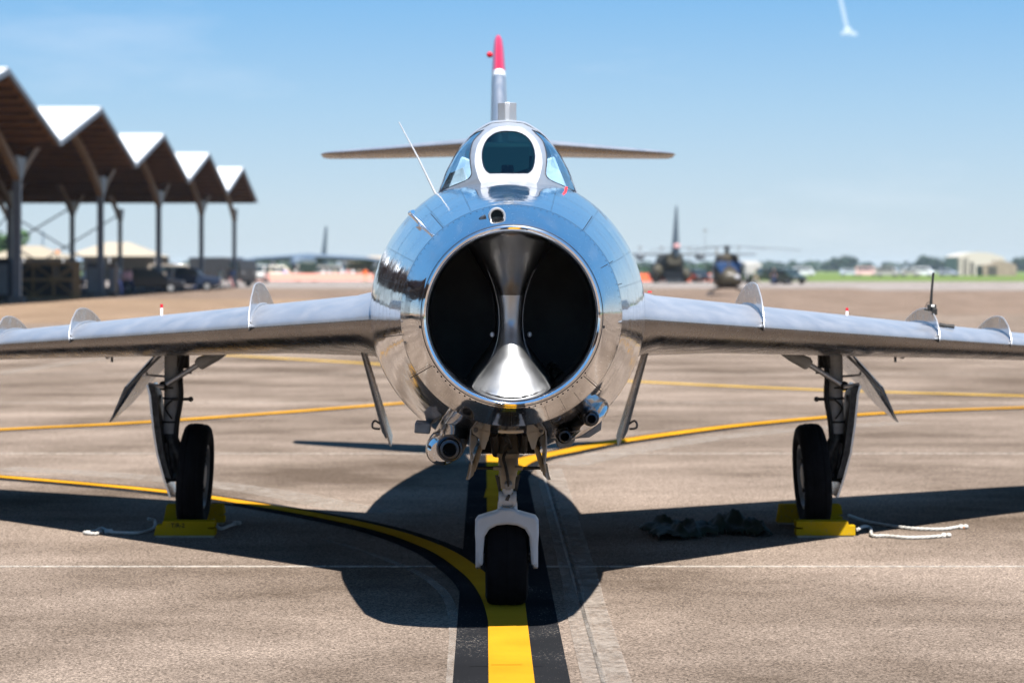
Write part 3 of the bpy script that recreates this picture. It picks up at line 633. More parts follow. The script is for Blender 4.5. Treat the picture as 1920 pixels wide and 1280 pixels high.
# ---------------- wings
def airfoil(xle, yle, zle, chord, thick, droop, n=28, up_=.80, lo_=1.15):
    pts = []
    for sgn in (1, -1):
        rng_ = range(n, -1, -1) if sgn == 1 else range(1, n)
        for k in rng_:
            u = (1-math.cos(math.pi*k/n))/2
            yt = 5*thick*(.2969*math.sqrt(u)-.126*u-.3516*u*u+.2843*u**3-.1036*u**4)
            zz = -droop*u**3*chord + (yt*chord*up_ if sgn == 1 else -yt*chord*lo_)
            pts.append(Vector((xle, yle+u*chord, zle+zz)))
    return pts
def wing_le(x): return 12.30+1.15*(x-.7) if x < 3.2 else 15.175+1.0*(x-3.2)
def wing_te(x): return 15.55+.62*(x-.7)
def wing_z(x): return 1.366-.087*(x-.7)
XS = [.45, .7, 1.0, 1.39, 1.8, 2.2, 2.6, 3.0, 3.4, 3.8, 4.2, 4.6, 4.75, 4.82]
for sx in (-1, 1):
    rings = []
    for x in XS:
        yl = wing_le(x); ch = wing_te(x)-yl; th = .10 if x < 4.3 else .10
        if x > 4.7: yl += (x-4.7)*2.5; ch -= (x-4.7)*3.5; th = .07 if x < 4.8 else .02
        rings.append(airfoil(sx*x, yl, wing_z(x), ch, th, .095*max(.3, 1-(x-.7)*.18)))
    wng = MB(); wng.loft(rings, True, True, True)
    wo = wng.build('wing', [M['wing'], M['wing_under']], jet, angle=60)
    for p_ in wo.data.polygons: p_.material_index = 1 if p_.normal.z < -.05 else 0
    # root fillet
    rf = MB(); prs = []
    for x, g_ in ((.60, 1.45), (.69, 1.2), (.735, 1.08), (.80, 1.015)):
        yl = wing_le(x)-.02*(g_-1)*2; prs.append([Vector((sx*x, yl+(p.y-yl), wing_z(x)+(p.z-wing_z(x))*g_)) for p in airfoil(sx*x, yl, wing_z(x), wing_te(x)-yl, .10, .095)])
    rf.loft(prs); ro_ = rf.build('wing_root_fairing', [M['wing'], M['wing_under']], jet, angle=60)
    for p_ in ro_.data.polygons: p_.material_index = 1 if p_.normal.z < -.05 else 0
    # fences
    for x, hgt, ln in ((1.394, .135, .60), (2.605, .098, .60), (3.178, .098, .58)):
        yl = wing_le(x); ch = wing_te(x)-yl; af = airfoil(sx*x, yl, wing_z(x), ch, .10, .095*max(.3, 1-(x-.7)*.18))
        up = [p for p in af[:29]][::-1]; up = [p for p in up if p.y <= yl+ln*ch]
        top = []
        for i, p in enumerate(up):
            f = max(0.0, (p.y-yl)/(ln*ch)); hh = hgt*min(1, (f/.16)**.6 if f < .16 else 1)*(1 if f < .25 else max(0, 1-((f-.25)/.75)**1.7)); top.append(p+Vector((0, -.028 if f < .12 else 0, max(.0, hh))))
        low = [p+Vector((0, 0, -.02)) for p in up]
        front = [up[0]+Vector((0, -.022, -.01))]
        poly = front+top+low[::-1]
        b = MB(); b.prism([p+Vector((-.0025, 0, 0)) for p in poly], (.005, 0, 0)); b.build('wing_fence', M['fence'], jet, smooth=False)
        fl = MB(); fl.tube([p+Vector((sx*-.004, 0, .004)) for p in up[1:]], .010, 8); fl.build('fence_fillet', M['wing'], jet)
        fb = MB(); fb.tube([front[0]]+top, .0035, 6); fb.build('fence_bead', M['satin'], jet)
    # gear indicator pin
    px, py0, py1 = (303, 590, 570) if sx < 0 else (1588, 594, 577)
    a = P(px, py0, 14.5); z_ = P(px, py1, 14.5)
    b = MB(); b.cyl(a-Vector((0, 0, .03)), a.lerp(z_, .65), .008, 8); b.build('gear_indicator_pin', M['whitepaint'], jet)
    b = MB(); b.cyl(a.lerp(z_, .65), z_, .0085, 8); b.build('gear_indicator_tip', M['red'], jet)
    # small antennas under wing
    for xx, yy in ((2.52, 15.3), (2.43, 15.0)):
        zl = wing_z(xx)-.12; b = MB()
        if yy > 15.1: b.prism([(sx*xx-.03, yy-.1, zl+.03), (sx*xx+.05, yy-.1, zl+.03), (sx*xx+.01, yy, zl-.035)], (0, .12, 0))
        else: b.cyl((sx*xx, yy, zl+.04), (sx*xx, yy, zl-.05), .008, 8)
        b.build('underwing_fitting', M['steel'], jet)
    # belly-side gear doors hanging at wing root
    top_, bot_ = Vector((sx*.83, 14.2, 1.155)), Vector((sx*.665, 14.2, .58))
    b = MB(); nn = Vector((sx*.012, 0, .004))
    poly = [top_, top_+Vector((0, .24, 0)), bot_+Vector((0, .20, .05)), bot_]
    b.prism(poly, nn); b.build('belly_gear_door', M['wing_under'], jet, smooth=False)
    b = MB(); b.prism([top_+Vector((sx*.012, .03, 0)), top_.lerp(bot_, .88)+Vector((sx*.012, .03, 0)), top_.lerp(bot_, .93)+Vector((sx*.022, .03, .0)), top_.lerp(bot_, .85)+Vector((sx*.034, .03, 0)), top_+Vector((sx*.024, .03, 0))], (0, .14, 0)); b.build('door_liner', M['greymetal'], jet, smooth=False)
    hk = top_.lerp(bot_, .77)+Vector((sx*.03, .03, 0)); b = MB(); b.tube(smoothpts([hk, hk+Vector((sx*.03, 0, .018)), hk+Vector((sx*.045, 0, -.0)), hk+Vector((sx*.04, 0, -.025)), hk+Vector((0, 0, -.03))], 4), .007, 6); b.build('door_hook', M['steel'], jet)
# red cover at right root
b = MB(); b.box(P(1218, 547, 13.4), (.022, .03, .008)); b.build('red_cover', M['red'], jet)
# ---------------- fin and tailplane
fr_ = []
for z, le, te, th in ((1.75, 16.6, 19.5, .17), (2.1, 17.25, 20.2, .165), (2.5, 18.15, 20.9, .15), (2.9, 19.05, 21.35, .133), (3.22, 19.78, 21.55, .118), (3.24, 19.83, 21.56, .118), (3.27, 19.9, 21.58, .117), (3.5, 20.42, 21.72, .095), (3.60, 20.70, 21.78, .075), (3.655, 21.0, 21.8, .045), (3.665, 21.2, 21.75, .02)):
    ring_ = []
    for k in range(48):
        t = 2*math.pi*k/48; u = (1-math.cos(t))/2; yt = 5*(.2969*math.sqrt(u)-.126*u-.3516*u*u+.2843*u**3-.1036*u**4)
        ring_.append(Vector((math.copysign(yt*th*1.0, math.sin(t)) if abs(math.sin(t)) > 1e-6 else 0, le+u*(te-le), z)))
    fr_.append(ring_)
MB().loft(fr_[:5], True, True, True).build('tail_fin', M['wing'], jet, angle=60)
MB().loft(fr_[4:7], True).build('fin_white_band', M['whitepaint'], jet, angle=60)
MB().loft(fr_[6:], True, True, True).build('fin_tip', M['red'], jet, angle=60)
b = MB(); b.sphere(P(918, 103, 21.6), .028, 12); b.cyl(P(918, 103, 21.6), P(932, 106, 21.6), .015); b.build('fin_light', M['red'], jet)
for sx in (-1, 1):
    rg = []
    for x, le, te, th, z in ((0.0, 19.75, 20.95, .12, 2.665), (.4, 20.1, 21.1, .12, 2.66), (1.0, 20.65, 21.4, .11, 2.645), (1.4, 21.02, 21.58, .11, 2.638), (1.52, 21.15, 21.62, .08, 2.636), (1.565, 21.33, 21.63, .03, 2.636)):
        rg.append(airfoil(sx*x, le, z, te-le, th, .06))
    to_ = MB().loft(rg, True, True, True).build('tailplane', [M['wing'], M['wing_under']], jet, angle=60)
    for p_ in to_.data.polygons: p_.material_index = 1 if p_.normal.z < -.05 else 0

# ---------------- nose gear
NG = 11.68; nx = -.012
def wheel(name, c, rt, wt, rr, parent, spokes=8, face=0):
    pr = []; hw = wt/2
    for h, r in ((-hw*.55, rr*.92), (-hw*.8, rr*1.05), (-hw*.97, rr+(rt-rr)*.35), (-hw, rr+(rt-rr)*.6), (-hw*.9, rt*.93), (-hw*.72, rt*.975), (-hw*.5, rt*.993),
                 (-hw*.44, rt*.985), (-hw*.40, rt*.985), (-hw*.34, rt*.998), (-hw*.05, rt), (-.004, rt*.988), (.004, rt*.988), (hw*.05, rt), (hw*.34, rt*.998), (hw*.40, rt*.985), (hw*.44, rt*.985), (hw*.5, rt*.993),
                 (hw*.72, rt*.975), (hw*.9, rt*.93), (hw, rr+(rt-rr)*.6), (hw*.97, rr+(rt-rr)*.35), (hw*.8, rr*1.05), (hw*.55, rr*.92)): pr.append((h, r))
    o_ = MB().lathe(pr, c, (1, 0, 0), 64, close=True).build('tyre', M['rubber'], parent)
    h_ = MB(); h_.lathe([(-hw*.78, rr*1.0), (-hw*.80, rr*.9), (-hw*.5, rr*.82), (-hw*.35, rr*.45), (-hw*.75, rr*.35), (-hw*.8, rr*.1), (-hw*.8, .0001)], c, (1, 0, 0), 40, close=True)
    h_.lathe([(hw*.78, rr*1.0), (hw*.80, rr*.9), (hw*.5, rr*.82), (hw*.35, rr*.45), (hw*.75, rr*.35), (hw*.8, rr*.1), (hw*.8, .0001)], c, (1, 0, 0), 40, close=True)
    h_.build('wheel_rim', M['greymetal'], parent)
    for sd in (-1, 1):
        for k in range(spokes):
            t = 2*math.pi*k/spokes; q = Vector(c)+Vector((sd*hw*.46, math.cos(t)*rr*.65, math.sin(t)*rr*.65)); MB().cyl(q, q+Vector((sd*hw*.2, 0, 0)), rr*.07, 8).build('wheel_bolt', M['dirty'], parent)
wheel('nose_wheel', (nx, NG, .228), .228, .205, .115, jet)
fk = MB()
def xz(px, py, D=NG-.22): return P(px, py, D)
fo = [(895, 1058), (891, 1000), (891.5, 977), (897, 969), (916, 963), (931, 959), (938, 953), (965, 953), (972, 959), (987, 963), (1005, 968), (1010.5, 976), (1011, 1000), (1007, 1058), (997, 1062),
      (995, 1030), (993, 1006), (985, 992), (970, 985), (951, 983), (932, 985), (918, 992), (909, 1006), (907, 1030), (906, 1062)]
fk.prism([xz(a-.5, b_, NG-.225) for a, b_ in fo], (0, .115, 0)); fk.build('fork', M['white'], jet, angle=35, bevel=.016)
for sx in (-1, 1):
    xa = nx+sx*.137
    b = MB(); b.prism([(xa-.012, NG-.15, .26), (xa-.012, NG-.13, .40), (xa-.012, NG+.0, .30), (xa-.012, NG+.045, .22), (xa-.012, NG+.0, .18), (xa-.012, NG-.08, .185), (xa-.012, NG-.15, .20)], (.024, 0, 0)); b.build('fork_arm', M['white'], jet, bevel=.006)
xz0 = xz
b = MB(); b.cyl((nx-.15, NG+.0, .228), (nx+.15, NG+.0, .228), .022, 16); b.build('wheel_axle', M['greymetal'], jet)
# crown: neck above arch
ck = MB()
c0 = P(951.5, 970, NG-.05)
ck.tube([P(951.5, 976, NG-.165), P(951.5, 966, NG-.165), P(951.5, 959, NG-.165)], [.052, .045, .038], 20); ck.build('fork_crown', M['white'], jet)
jy = NG-.165
for px in (938, 965):
    b = MB(); b.tube([P(px, 958, jy), P(px, 944, jy), P(px, 936, jy)], [.014, .012, .010], 12, ry=2.2); b.lathe([(-.008, .0001), (-.008, .040), (.008, .040), (.008, .0001)], P(px, 936, jy), (1, 0, 0), 24); b.build('hinge_lug', M['white'], jet)
b = MB(); b.cyl(P(939, 936, jy), P(964, 936, jy), .034, 24); b.build('hinge_barrel', M['white'], jet)
b = MB(); b.cyl(P(934, 937, jy), P(969, 937, jy), .016, 10); b.build('hinge_pin', M['dirty'], jet)
b = MB(); b.box(P(951.5, 934, jy-.035), (.016, .004, .022), Matrix.Rotation(R(20), 3, 'Y')); b.sphere(P(954, 930, jy-.033), .007, 8, (1, .4, 1.4)); b.build('paint_chip', M['dirty'], jet)
b = MB(); b.tube([P(951.5, 932, jy), P(952, 918, jy), P(952, 905, jy-.0), P(952, 900, jy)], [.028, .026, .024, .022], 20); b.build('shock_piston', M['white'], jet)
b = MB(); b.tube([P(952, 915, jy), P(952, 900, jy), P(952, 890, jy), P(953, 880, jy), P(953, 868, jy+.02), P(953, 850, jy+.05), P(953, 820, jy+.1)], [.033, .036, .040, .046, .048, .047, .045], 20); b.build('strut_cylinder', M['cream'], jet)
b = MB(); b.lathe([(0, .053), (.02, .053)], P(953, 857, jy+.03), (0, 0, 1), 24); b.build('strut_collar', M['cream'], jet); b = MB(); b.lathe([(0, .044), (.012, .044)], P(952, 892, jy), (0, 0, 1), 24); b.build('strut_collar', M['cream'], jet)
b = MB(); b.cyl(P(925, 877, jy-.02), P(980, 877, jy-.02), .0105, 10); b.build('steering_rod', M['cream'], jet)
for a, c in ((892, 925), (981, 1015)):
    b = MB(); b.cyl(P(a, 877, jy-.02), P(c, 877, jy-.02), .0078, 10); b.build('tow_pin', M['dirty'], jet)
for sx in (-1, 1):
    b = MB(); b.hexa([P(952+sx*12, 922, jy+.02), P(952+sx*17, 922, jy+.02), P(952+sx*17, 922, jy+.06), P(952+sx*12, 922, jy+.06), P(952+sx*16, 890, jy+.02), P(952+sx*24, 890, jy+.02), P(952+sx*24, 890, jy+.06), P(952+sx*16, 890, jy+.06)]); b.build('torque_link', M['dirty'], jet)
b = MB(); b.tube(smoothpts([P(950, 845, jy-.05), P(944, 858, jy-.06), P(948, 875, jy-.06), P(951, 890, jy-.06), P(953, 906, jy-.05), P(952, 915, jy-.04)], 6), .0075, 8); b.build('strut_hose', M['hose'], jet)
b = MB(); b.tube([P(953, 918, jy-.042), P(953, 908, jy-.045), P(953, 900, jy-.03)], [.012, .02, .012], 12, ry=.5); b.build('filler_cap', M['greymetal'], jet)
# bay structures: arms & triangular brackets
for sx in (-1, 1):
    c = lambda dx, py, D: P(953+sx*dx, py, D)
    b = MB(); b.prism([c(68, 800, 10.99), c(40, 800, 10.99), c(34, 812, 10.99), c(44, 842, 10.99), c(50, 842, 10.99), c(56, 820, 10.99), c(67, 812, 10.99)], (0, .012, 0)); b.build('door_bracket', M['cream'], jet, smooth=False)
    b = MB(); b.cyl(c(61, 806, 10.985), c(61, 806, 11.03), .011, 12); b.build('bracket_bolt', M['dirty'], jet)
    b = MB(); b.tube([c(40, 822, 11.1), c(52, 838, 11.2), c(60, 862, 11.35), c(66, 880, 11.4)], [.010, .012, .014, .014], 8); b.build('door_arm', M['cream'], jet)
    # door: slab along Y, slightly curved, pointed bottom
    dz = [(797, 71), (815, 72), (835, 73), (855, 72), (870, 70), (885, 72), (898, 75)]
    r1 = []
    for py, dx in dz:
        y0, y1 = (11.05, 11.55) if py < 880 else (11.2, 11.42)
        r1.append([c(dx, py, y0), c(dx-2.4, py, y0), c(dx-2.4, py, y0)+Vector((0, y1-y0, 0)), c(dx, py, y0)+Vector((0, y1-y0, 0))])
    b = MB(); b.loft(r1, True, True, True); b.build('nose_gear_door', M['doorwhite'], jet, angle=60)
    r2 = []
    for py, dx, wd in ((868, 70, 4), (880, 72, 9), (890, 74, 9), (899, 77, 3)):
        r2.append([c(dx+3, py, 11.3), c(dx-wd, py, 11.3), c(dx-wd, py, 11.34), c(dx+3, py, 11.45)])
    b = MB(); b.loft(r2, True, True, True); b.build('door_foot', M['cream'], jet)
    b = MB(); b.prism([c(70, 814, 11.10), c(60, 818, 11.10), c(58, 828, 11.10), c(64, 840, 11.10), c(66, 850, 11.10), c(70, 846, 11.10)], (0, .03, 0)); b.build('door_rib', M['doorwhite'], jet, smooth=False)
    b = MB(); b.loft([[c(74, 795, 11.02), c(78, 820, 11.1), c(80, 845, 11.2), c(79, 870, 11.3)], [c(74, 795, 11.6), c(78, 820, 11.6), c(80, 845, 11.6), c(79, 870, 11.55)]], closed=False); b.build('door_skin', SKIN, jet)
b = MB(); b.tube([P(945, 815, 11.3), P(955, 832, 11.5), P(960, 850, 11.6)], .012, 8); b.tube([P(925, 812, 11.3), P(930, 850, 11.6)], .02, 8); b.tube([P(985, 812, 11.3), P(982, 845, 11.6)], .016, 8); b.build('bay_plumbing', M['dirty'], jet)
b = MB(); b.tube([P(953, 805, 11.9), P(953, 850, 11.9)], .05, 12); b.build('drag_strut', M['dirty'], jet)
b = MB(); b.tube(smoothpts([P(947, 815, 11.2), P(955, 828, 11.3), P(948, 838, 11.4), P(945, 850, 11.5)], 5), .007, 6); b.build('bay_hose', M['hose'], jet)

# ---------------- main gear
for sx in (-1, 1):
    D = 15.05; wx = 1.94
    def q(dx, py, D_=D): # mirrored using metres from aircraft axis
        return Vector((sx*dx, D_, 1.62-(py-HZ)/FPX*D_))
    tl = Matrix.Rotation(R(-sx*3.5), 4, 'Y')
    before = len(bpy.data.objects)
    wheel('main_wheel', (sx*wx, D, .335), .328, .168, .20, jet)
    for o_ in jet.children:
        if o_.name.split('.')[0] in ('tyre', 'wheel_rim', 'wheel_bolt') and 'tilted' not in o_.keys() and abs(o_.data.vertices[0].co.x-sx*wx) < .5:
            piv = Vector((sx*wx, D, .0))-jet.location; o_.data.transform(Matrix.Translation(piv) @ tl @ Matrix.Translation(-piv)); o_['tilted'] = 1
    for o_ in jet.children:
        if 'tilted' in o_.keys(): del o_['tilted']
    sxp = 2.075
    b = MB(); b.tube([q(sxp-.02, 655), q(sxp-.015, 700), q(sxp-.01, 740), q(sxp, 800), q(sxp, 812)], [.055, .052, .048, .046, .046], 20); b.build('main_strut', M['doorwhite'], jet)
    for py in (728, 748, 792): b = MB(); b.lathe([(0, .052), (.012, .052)], q(sxp-.005, py), (0, 0, 1), 20); b.build('strut_clamp', M['hose'], jet)
    b = MB(); b.tube([q(sxp, 812), q(sxp-.0, 850), q(sxp-.03, 885)], [.035, .05, .03], 12); b.tube([q(sxp, 822), q(wx, 905)], [.05, .04], 12); b.tube([q(sxp+.02, 830, D-.08), q(sxp+.0, 880, D-.08)], .018, 8); b.build('trailing_arm', M['dirty'], jet)
    b = MB(); b.cyl((sx*(wx-.06), D, .335), (sx*(sxp+.02), D, .335), .035, 14); b.build('axle', M['dirty'], jet)
    b = MB(); b.tube(smoothpts([q(sxp-.09, 660, D-.04), q(sxp-.07, 700, D-.05), q(sxp-.075, 745, D-.06), q(sxp-.05, 790, D-.05), q(sxp-.04, 830, D-.05)], 5), .016, 8)
    b.tube(smoothpts([q(sxp-.02, 750, D-.07), q(sxp+.02, 765, D-.08), q(sxp-.02, 785, D-.07)], 5), .006, 6)
    b.tube(smoothpts([q(sxp+.06, 740, D-.03), q(sxp+.07, 800, D-.05), q(sxp+.05, 860, D-.05)], 5), .009, 6)
    b.build('brake_hose', M['hose'], jet)
    b = MB(); b.cyl(q(sxp-.02, 748, D-.05), q(sxp-.13, 748, D-.06), .010, 8); b.sphere(q(sxp-.135, 748, D-.06), .017, 10); b.cyl(q(sxp-.06, 698, D-.05), q(sxp-.14, 698, D-.06), .009, 8); b.build('hose_union', M['dirty'], jet)
    # retraction jack towards the fuselage
    b = MB(); b.tube([q(sxp+.02, 722, D-.1), q(sxp-.20, 681, D-.12)], .017, 12); b.build('jack_rod', M['satin'], jet)
    b = MB(); b.tube([q(sxp-.185, 685, D-.12), q(sxp-.20, 681, D-.12), q(sxp-.30, 667, D-.12), q(sxp-.38, 657, D-.1)], [.03, .042, .034, .010], 14); b.build('jack_cylinder', M['doorwhite'], jet)
    b = MB(); b.sphere(q(sxp+.03, 723, D-.1), .03, 10); b.cyl(q(sxp-.07, 652), q(sxp-.07, 690), .05, 12); b.tube([q(sxp-.3, 660), q(sxp-.15, 650), q(sxp+.08, 652)], .02, 8); b.build('strut_trunnion', M['dirty'], jet)
    # fairing plate fixed outboard of the strut
    pl = [(2.20, 722), (2.185, 740), (2.165, 800), (2.14, 850), (2.10, 895), (2.06, 932)]
    r_ = []
    for dx, py in pl:
        dep = .42 if py < 880 else .34
        r_.append([q(dx, py, D-.18), q(dx-.013, py, D-.18), q(dx-.013, py, D-.18)+Vector((0, dep, 0)), q(dx, py, D-.18)+Vector((0, dep, 0))])
    b = MB(); b.loft(r_, True, True, True); b.build('strut_fairing_door', M['fence'], jet, angle=20)
    b = MB(); b.loft([[q(dx-.015, py, D-.17), q(dx-.05, py+2, D-.17), q(dx-.05, py+2, D+.1), q(dx-.015, py, D+.1)] for dx, py in pl[:-1]], True, True, True); b.build('fairing_inner', M['dirty'], jet)
    b = MB(); b.tube([q(sxp+.02, 725, D-.15), q(2.19, 720, D-.15)], .012, 6); b.tube([q(sxp, 706, D), q(2.22, 703, D)], .008, 6); b.build('door_link', M['satin'], jet)
    # upper door hinged to the wing
    poly = [q(2.13, 658, D-.2), q(2.33, 725, D-.2), q(2.44, 792, D-.1), q(2.36, 762, D+.15), q(2.26, 722, D+.3), q(2.08, 662, D+.35)]
    b = MB(); b.add(poly+[p+Vector((-sx*.014, 0, .006)) for p in poly], [(0, 1, 2, 3, 4, 5), (11, 10, 9, 8, 7, 6)]+[(i, (i+1) % 6, 6+(i+1) % 6, 6+i) for i in range(6)]); b.build('wing_gear_door', M['fence'], jet, smooth=False)
    b = MB(); b.tube([q(2.10, 664, D-.21), q(2.31, 727, D-.21), q(2.435, 790, D-.11)], [.02, .018, .005], 6, ry=.5); b.build('door_stiffener', M['greymetal'], jet)

# ================================================================== CHOCKS, ROPES, TARP
def txt(s, loc, size, m, parent, rot):
    c = bpy.data.curves.new('stencil', 'FONT'); c.body = s; c.size = size; c.extrude = .0006; c.offset = .0008; c.align_x = 'LEFT'
    o = bpy.data.objects.new('stencil_lettering', c); COL.objects.link(o); dg = bpy.context.evaluated_depsgraph_get()
    me = bpy.data.meshes.new_from_object(o.evaluated_get(dg)); me.materials.clear(); me.materials.append(m)
    bpy.data.objects.remove(o); o = bpy.data.objects.new('stencil_lettering', me); COL.objects.link(o); o.parent = parent; o.location = Vector(loc)-root_loc(parent); o.rotation_euler = rot
def chock(px0, px1, ty, label, ty2, lab2, text, rpx0, rpx1):
    y = 14.62; a = G(px0, 1005); x0, x1 = P(px0, 0, y).x, P(px1, 0, y).x; h = .098
    t = thing('wheel_chock', label, 'wheel chock', ((x0+x1)/2, y, 0), 'yellow wooden wheel chocks')
    b = MB(); 
    sg = -1 if px0 < 900 else 1
    if sg < 0: pf = [(x0, .012), (x1, .012), (x1, .05), (x1-.045, .053), (x1-.045, .06), (x1, .062), (x1, h), (x0+.055, h), (x0+.05, h*.76), (x0+.015, h*.74)]
    else: pf = [(x0, .012), (x1, .012), (x1, h*.74), (x1-.04, h*.76), (x1-.045, h), (x0, h), (x0, .062), (x0+.04, .06), (x0+.04, .053), (x0, .05)]
    b.prism([(x, y, z) for x, z in pf], (0, .11, 0)); b.build('chock_beam', M['yellowchock'], t, bevel=.003, smooth=False)
    b = MB(); b.box(((x0+x1)/2, y+.055, .006), (x1-x0-.02, .10, .012)); b.build('chock_pad', M['barewood'], t, smooth=False)
    if text: txt(text, (x0+.105, y-.001, .062), .036, M['ink'], t, (R(90), 0, 0))
    y2 = 15.36; x0, x1 = P(rpx0, 0, y2).x, P(rpx1, 0, y2).x
    t2 = thing('wheel_chock', lab2, 'wheel chock', ((x0+x1)/2, y2, 0), 'yellow wooden wheel chocks')
    b = MB(); b.prism([(x0, y2, .012), (x1, y2, .012), (x1, y2, .05), (x1-.03, y2, .055), (x1-.03, y2, .062), (x1, y2, .066), (x1-.01, y2, .125), (x0+.02, y2, .125)], (0, .11, 0)); b.build('chock_beam', M['yellowchock'], t2, bevel=.003, smooth=False)
    b = MB(); b.box(((x0+x1)/2, y2+.055, .006), (x1-x0-.02, .10, .012)); b.build('chock_pad', M['barewood'], t2, smooth=False)
chock(288, 403, 0, 'yellow wooden chock stencilled in black in front of the left main wheel', 0, 'yellow wooden chock behind the left main wheel, mostly hidden by the tyre', 'T/R-2', 306, 420)
chock(1493, 1604, 0, 'plain yellow wooden chock in front of the right main wheel', 0, 'yellow wooden chock behind the right main wheel, stub showing on its inner side', None, 1458, 1580)
def rope(pts, label, knot, r=.010, endm=None):
    pts = smoothpts(pts, 10); t = thing('rope', label, 'rope', (pts[0].x, pts[0].y, 0), 'ropes tied to the wheel chocks')
    for ph in range(3):
        b = MB(); pp = []
        for i, p in enumerate(pts):
            d_ = (pts[min(i+1, len(pts)-1)]-pts[max(i-1, 0)]).normalized(); a, c = b.frame(d_); an = i*.9+ph*2.094; pp.append(p+(a*math.cos(an)+c*math.sin(an))*r*.5)
        b.tube(pp, r*.62, 6); b.build('rope_strand', M['rope'], t)
    b = MB(); k = pts[knot]
    for i in range(5): b.sphere(k+Vector((.016*math.cos(i*2.1), .014*math.sin(i*1.7), .008*math.sin(i*3))), r*1.7, 10, (1.1, 1, .9))
    b.build('rope_knot', M['rope'], t)
    if endm:
        b = MB(); b.tube([pts[-2], pts[-1]+(pts[-1]-pts[-2])*2], r*.9, 8); b.build('frayed_end', M[endm], t)
z = .012
def gz(px, py, zz=z): return G(px, py, zz)
rope([gz(278, 972, .05), gz(290, 976, .03), gz(287, 990), gz(262, 998), (gz(225, 998)), gz(207, 997), gz(190, 990), gz(178, 995), gz(158, 998), gz(178, 1000), gz(190, 996)], 'white knotted rope trailing left from the stencilled chock, its tip in sunlight', 52)
rope([gz(1608, 992, .04), gz(1620, 986, .03), gz(1632, 990), gz(1635, 1003), gz(1660, 1004), gz(1700, 1007), gz(1740, 1006), gz(1778, 1003)], 'white rope curling out from the right chock, knotted end in the sun', 68)
rope([gz(1590, 965, .05), gz(1630, 978), gz(1690, 988), gz(1730, 991), gz(1770, 991), gz(1797, 987), gz(1808, 988)], 'white rope lying straight behind the curled one, with a frayed tip', 56, endm='ropeblue')
rope([gz(400, 975, .05), gz(412, 990, .02), gz(430, 985), gz(445, 980)], 'short dark-tipped rope in the shade right of the left wheel', 28, endm='redcloth')
def cloth(label, px0, px1, pyb, h, seed, dep):
    a, c = G(px0, pyb), G(px1, pyb); cx, cy = (a.x+c.x)/2, a.y+dep/2; rx = (c.x-a.x)/2; b = MB(); NN = 46; vv = []; ff = []
    for i in range(NN+1):
        for j in range(NN+1):
            u, v = i/NN*2-1, j/NN*2-1; rr = math.sqrt(u*u+v*v); an = math.atan2(v, u)
            edge = 1+.25*math.sin(an*3+seed)+.12*math.sin(an*7+seed*2)
            f = max(0, 1-(rr/edge)**2); nzv = noise.noise(Vector((u*2.2+seed, v*2.2, 0))); rid = 1-abs(noise.noise(Vector((u*3.1, v*2.3+seed, 1.3))))*2.2
            rid = 1-min(1, abs(noise.noise(Vector((u*1.7+seed*3, v*1.4, 2.3))))*3.2); fold = .5+.5*math.sin(u*9+nzv*6+v*2.5); zz = .004+h*f**.45*(.22+.30*rid**2+.26*max(0, nzv+.2)+.12*fold)+.004*max(0, noise.noise(Vector((u*9, v*9, seed))))*(f > 0)
            vv.append((cx+u*rx*1.05, cy+v*dep*.55, max(.003, zz))); 
    for i in range(NN):
        for j in range(NN):
            u, v = (i+.5)/NN*2-1, (j+.5)/NN*2-1; an = math.atan2(v, u)
            if math.hypot(u, v) > (1+.25*math.sin(an*3+seed)+.12*math.sin(an*7+seed*2))*.98: continue
            k = i*(NN+1)+j; ff.append((k, k+NN+1, k+NN+2, k+1))
    b.add(vv, ff); o = b.build('tarpaulin', M['tarp'], fixn=False, angle=180, loc=(cx, cy, 0)); tag(o, label, 'tarpaulin', 'crumpled green tarpaulins'); o.modifiers.new('s', 'SOLIDIFY').thickness = .003; return o
cloth('crumpled dark green tarpaulin in the wing shadow, wider heap farther from the right wheel', 1215, 1352, 1013, .145, 1.3, .75)
cloth('crumpled dark green tarpaulin in the wing shadow, peaked heap nearer the right wheel', 1338, 1452, 1006, .18, 4.1, .7)
# radio on the right outer fence
ra = thing('handheld_radio', 'black radio with a tall whip aerial clamped to the right wing fence', 'radio', P(1748, 590, 14.7))
b = MB(); b.tube([P(1745, 578, 14.7), P(1747, 545, 14.7), P(1750, 511, 14.7)], [.010, .0075, .007], 8); b.build('aerial', M['hose'], ra)
b = MB(); b.box(P(1747, 577, 14.7), (.05, .04, .04)); b.box(P(1752, 584, 14.68), (.03, .03, .04)); b.box(P(1737, 580, 14.7), (.025, .03, .012)); b.build('radio_body', M['hose'], ra, bevel=.004)
b = MB(); b.box(P(1749, 573, 14.67), (.018, .01, .012)); b.build('radio_display', M['cockpit_light'], ra)
b = MB(); b.tube(smoothpts([P(1744, 565, 14.7), P(1737, 570, 14.68), P(1735, 580, 14.68)], 5), .002, 6); b.build('radio_cable', M['hose'], ra)
b = MB(); b.tube([P(1761, 609, 14.85), P(1775, 611, 14.85), P(1789, 612, 14.85)], [.014, .010, .014], 8); o = b.build('torch', M['hose'], loc=P(1775, 611, 14.85)); tag(o, 'small black torch lying on the wing between the two outer fences', 'torch')

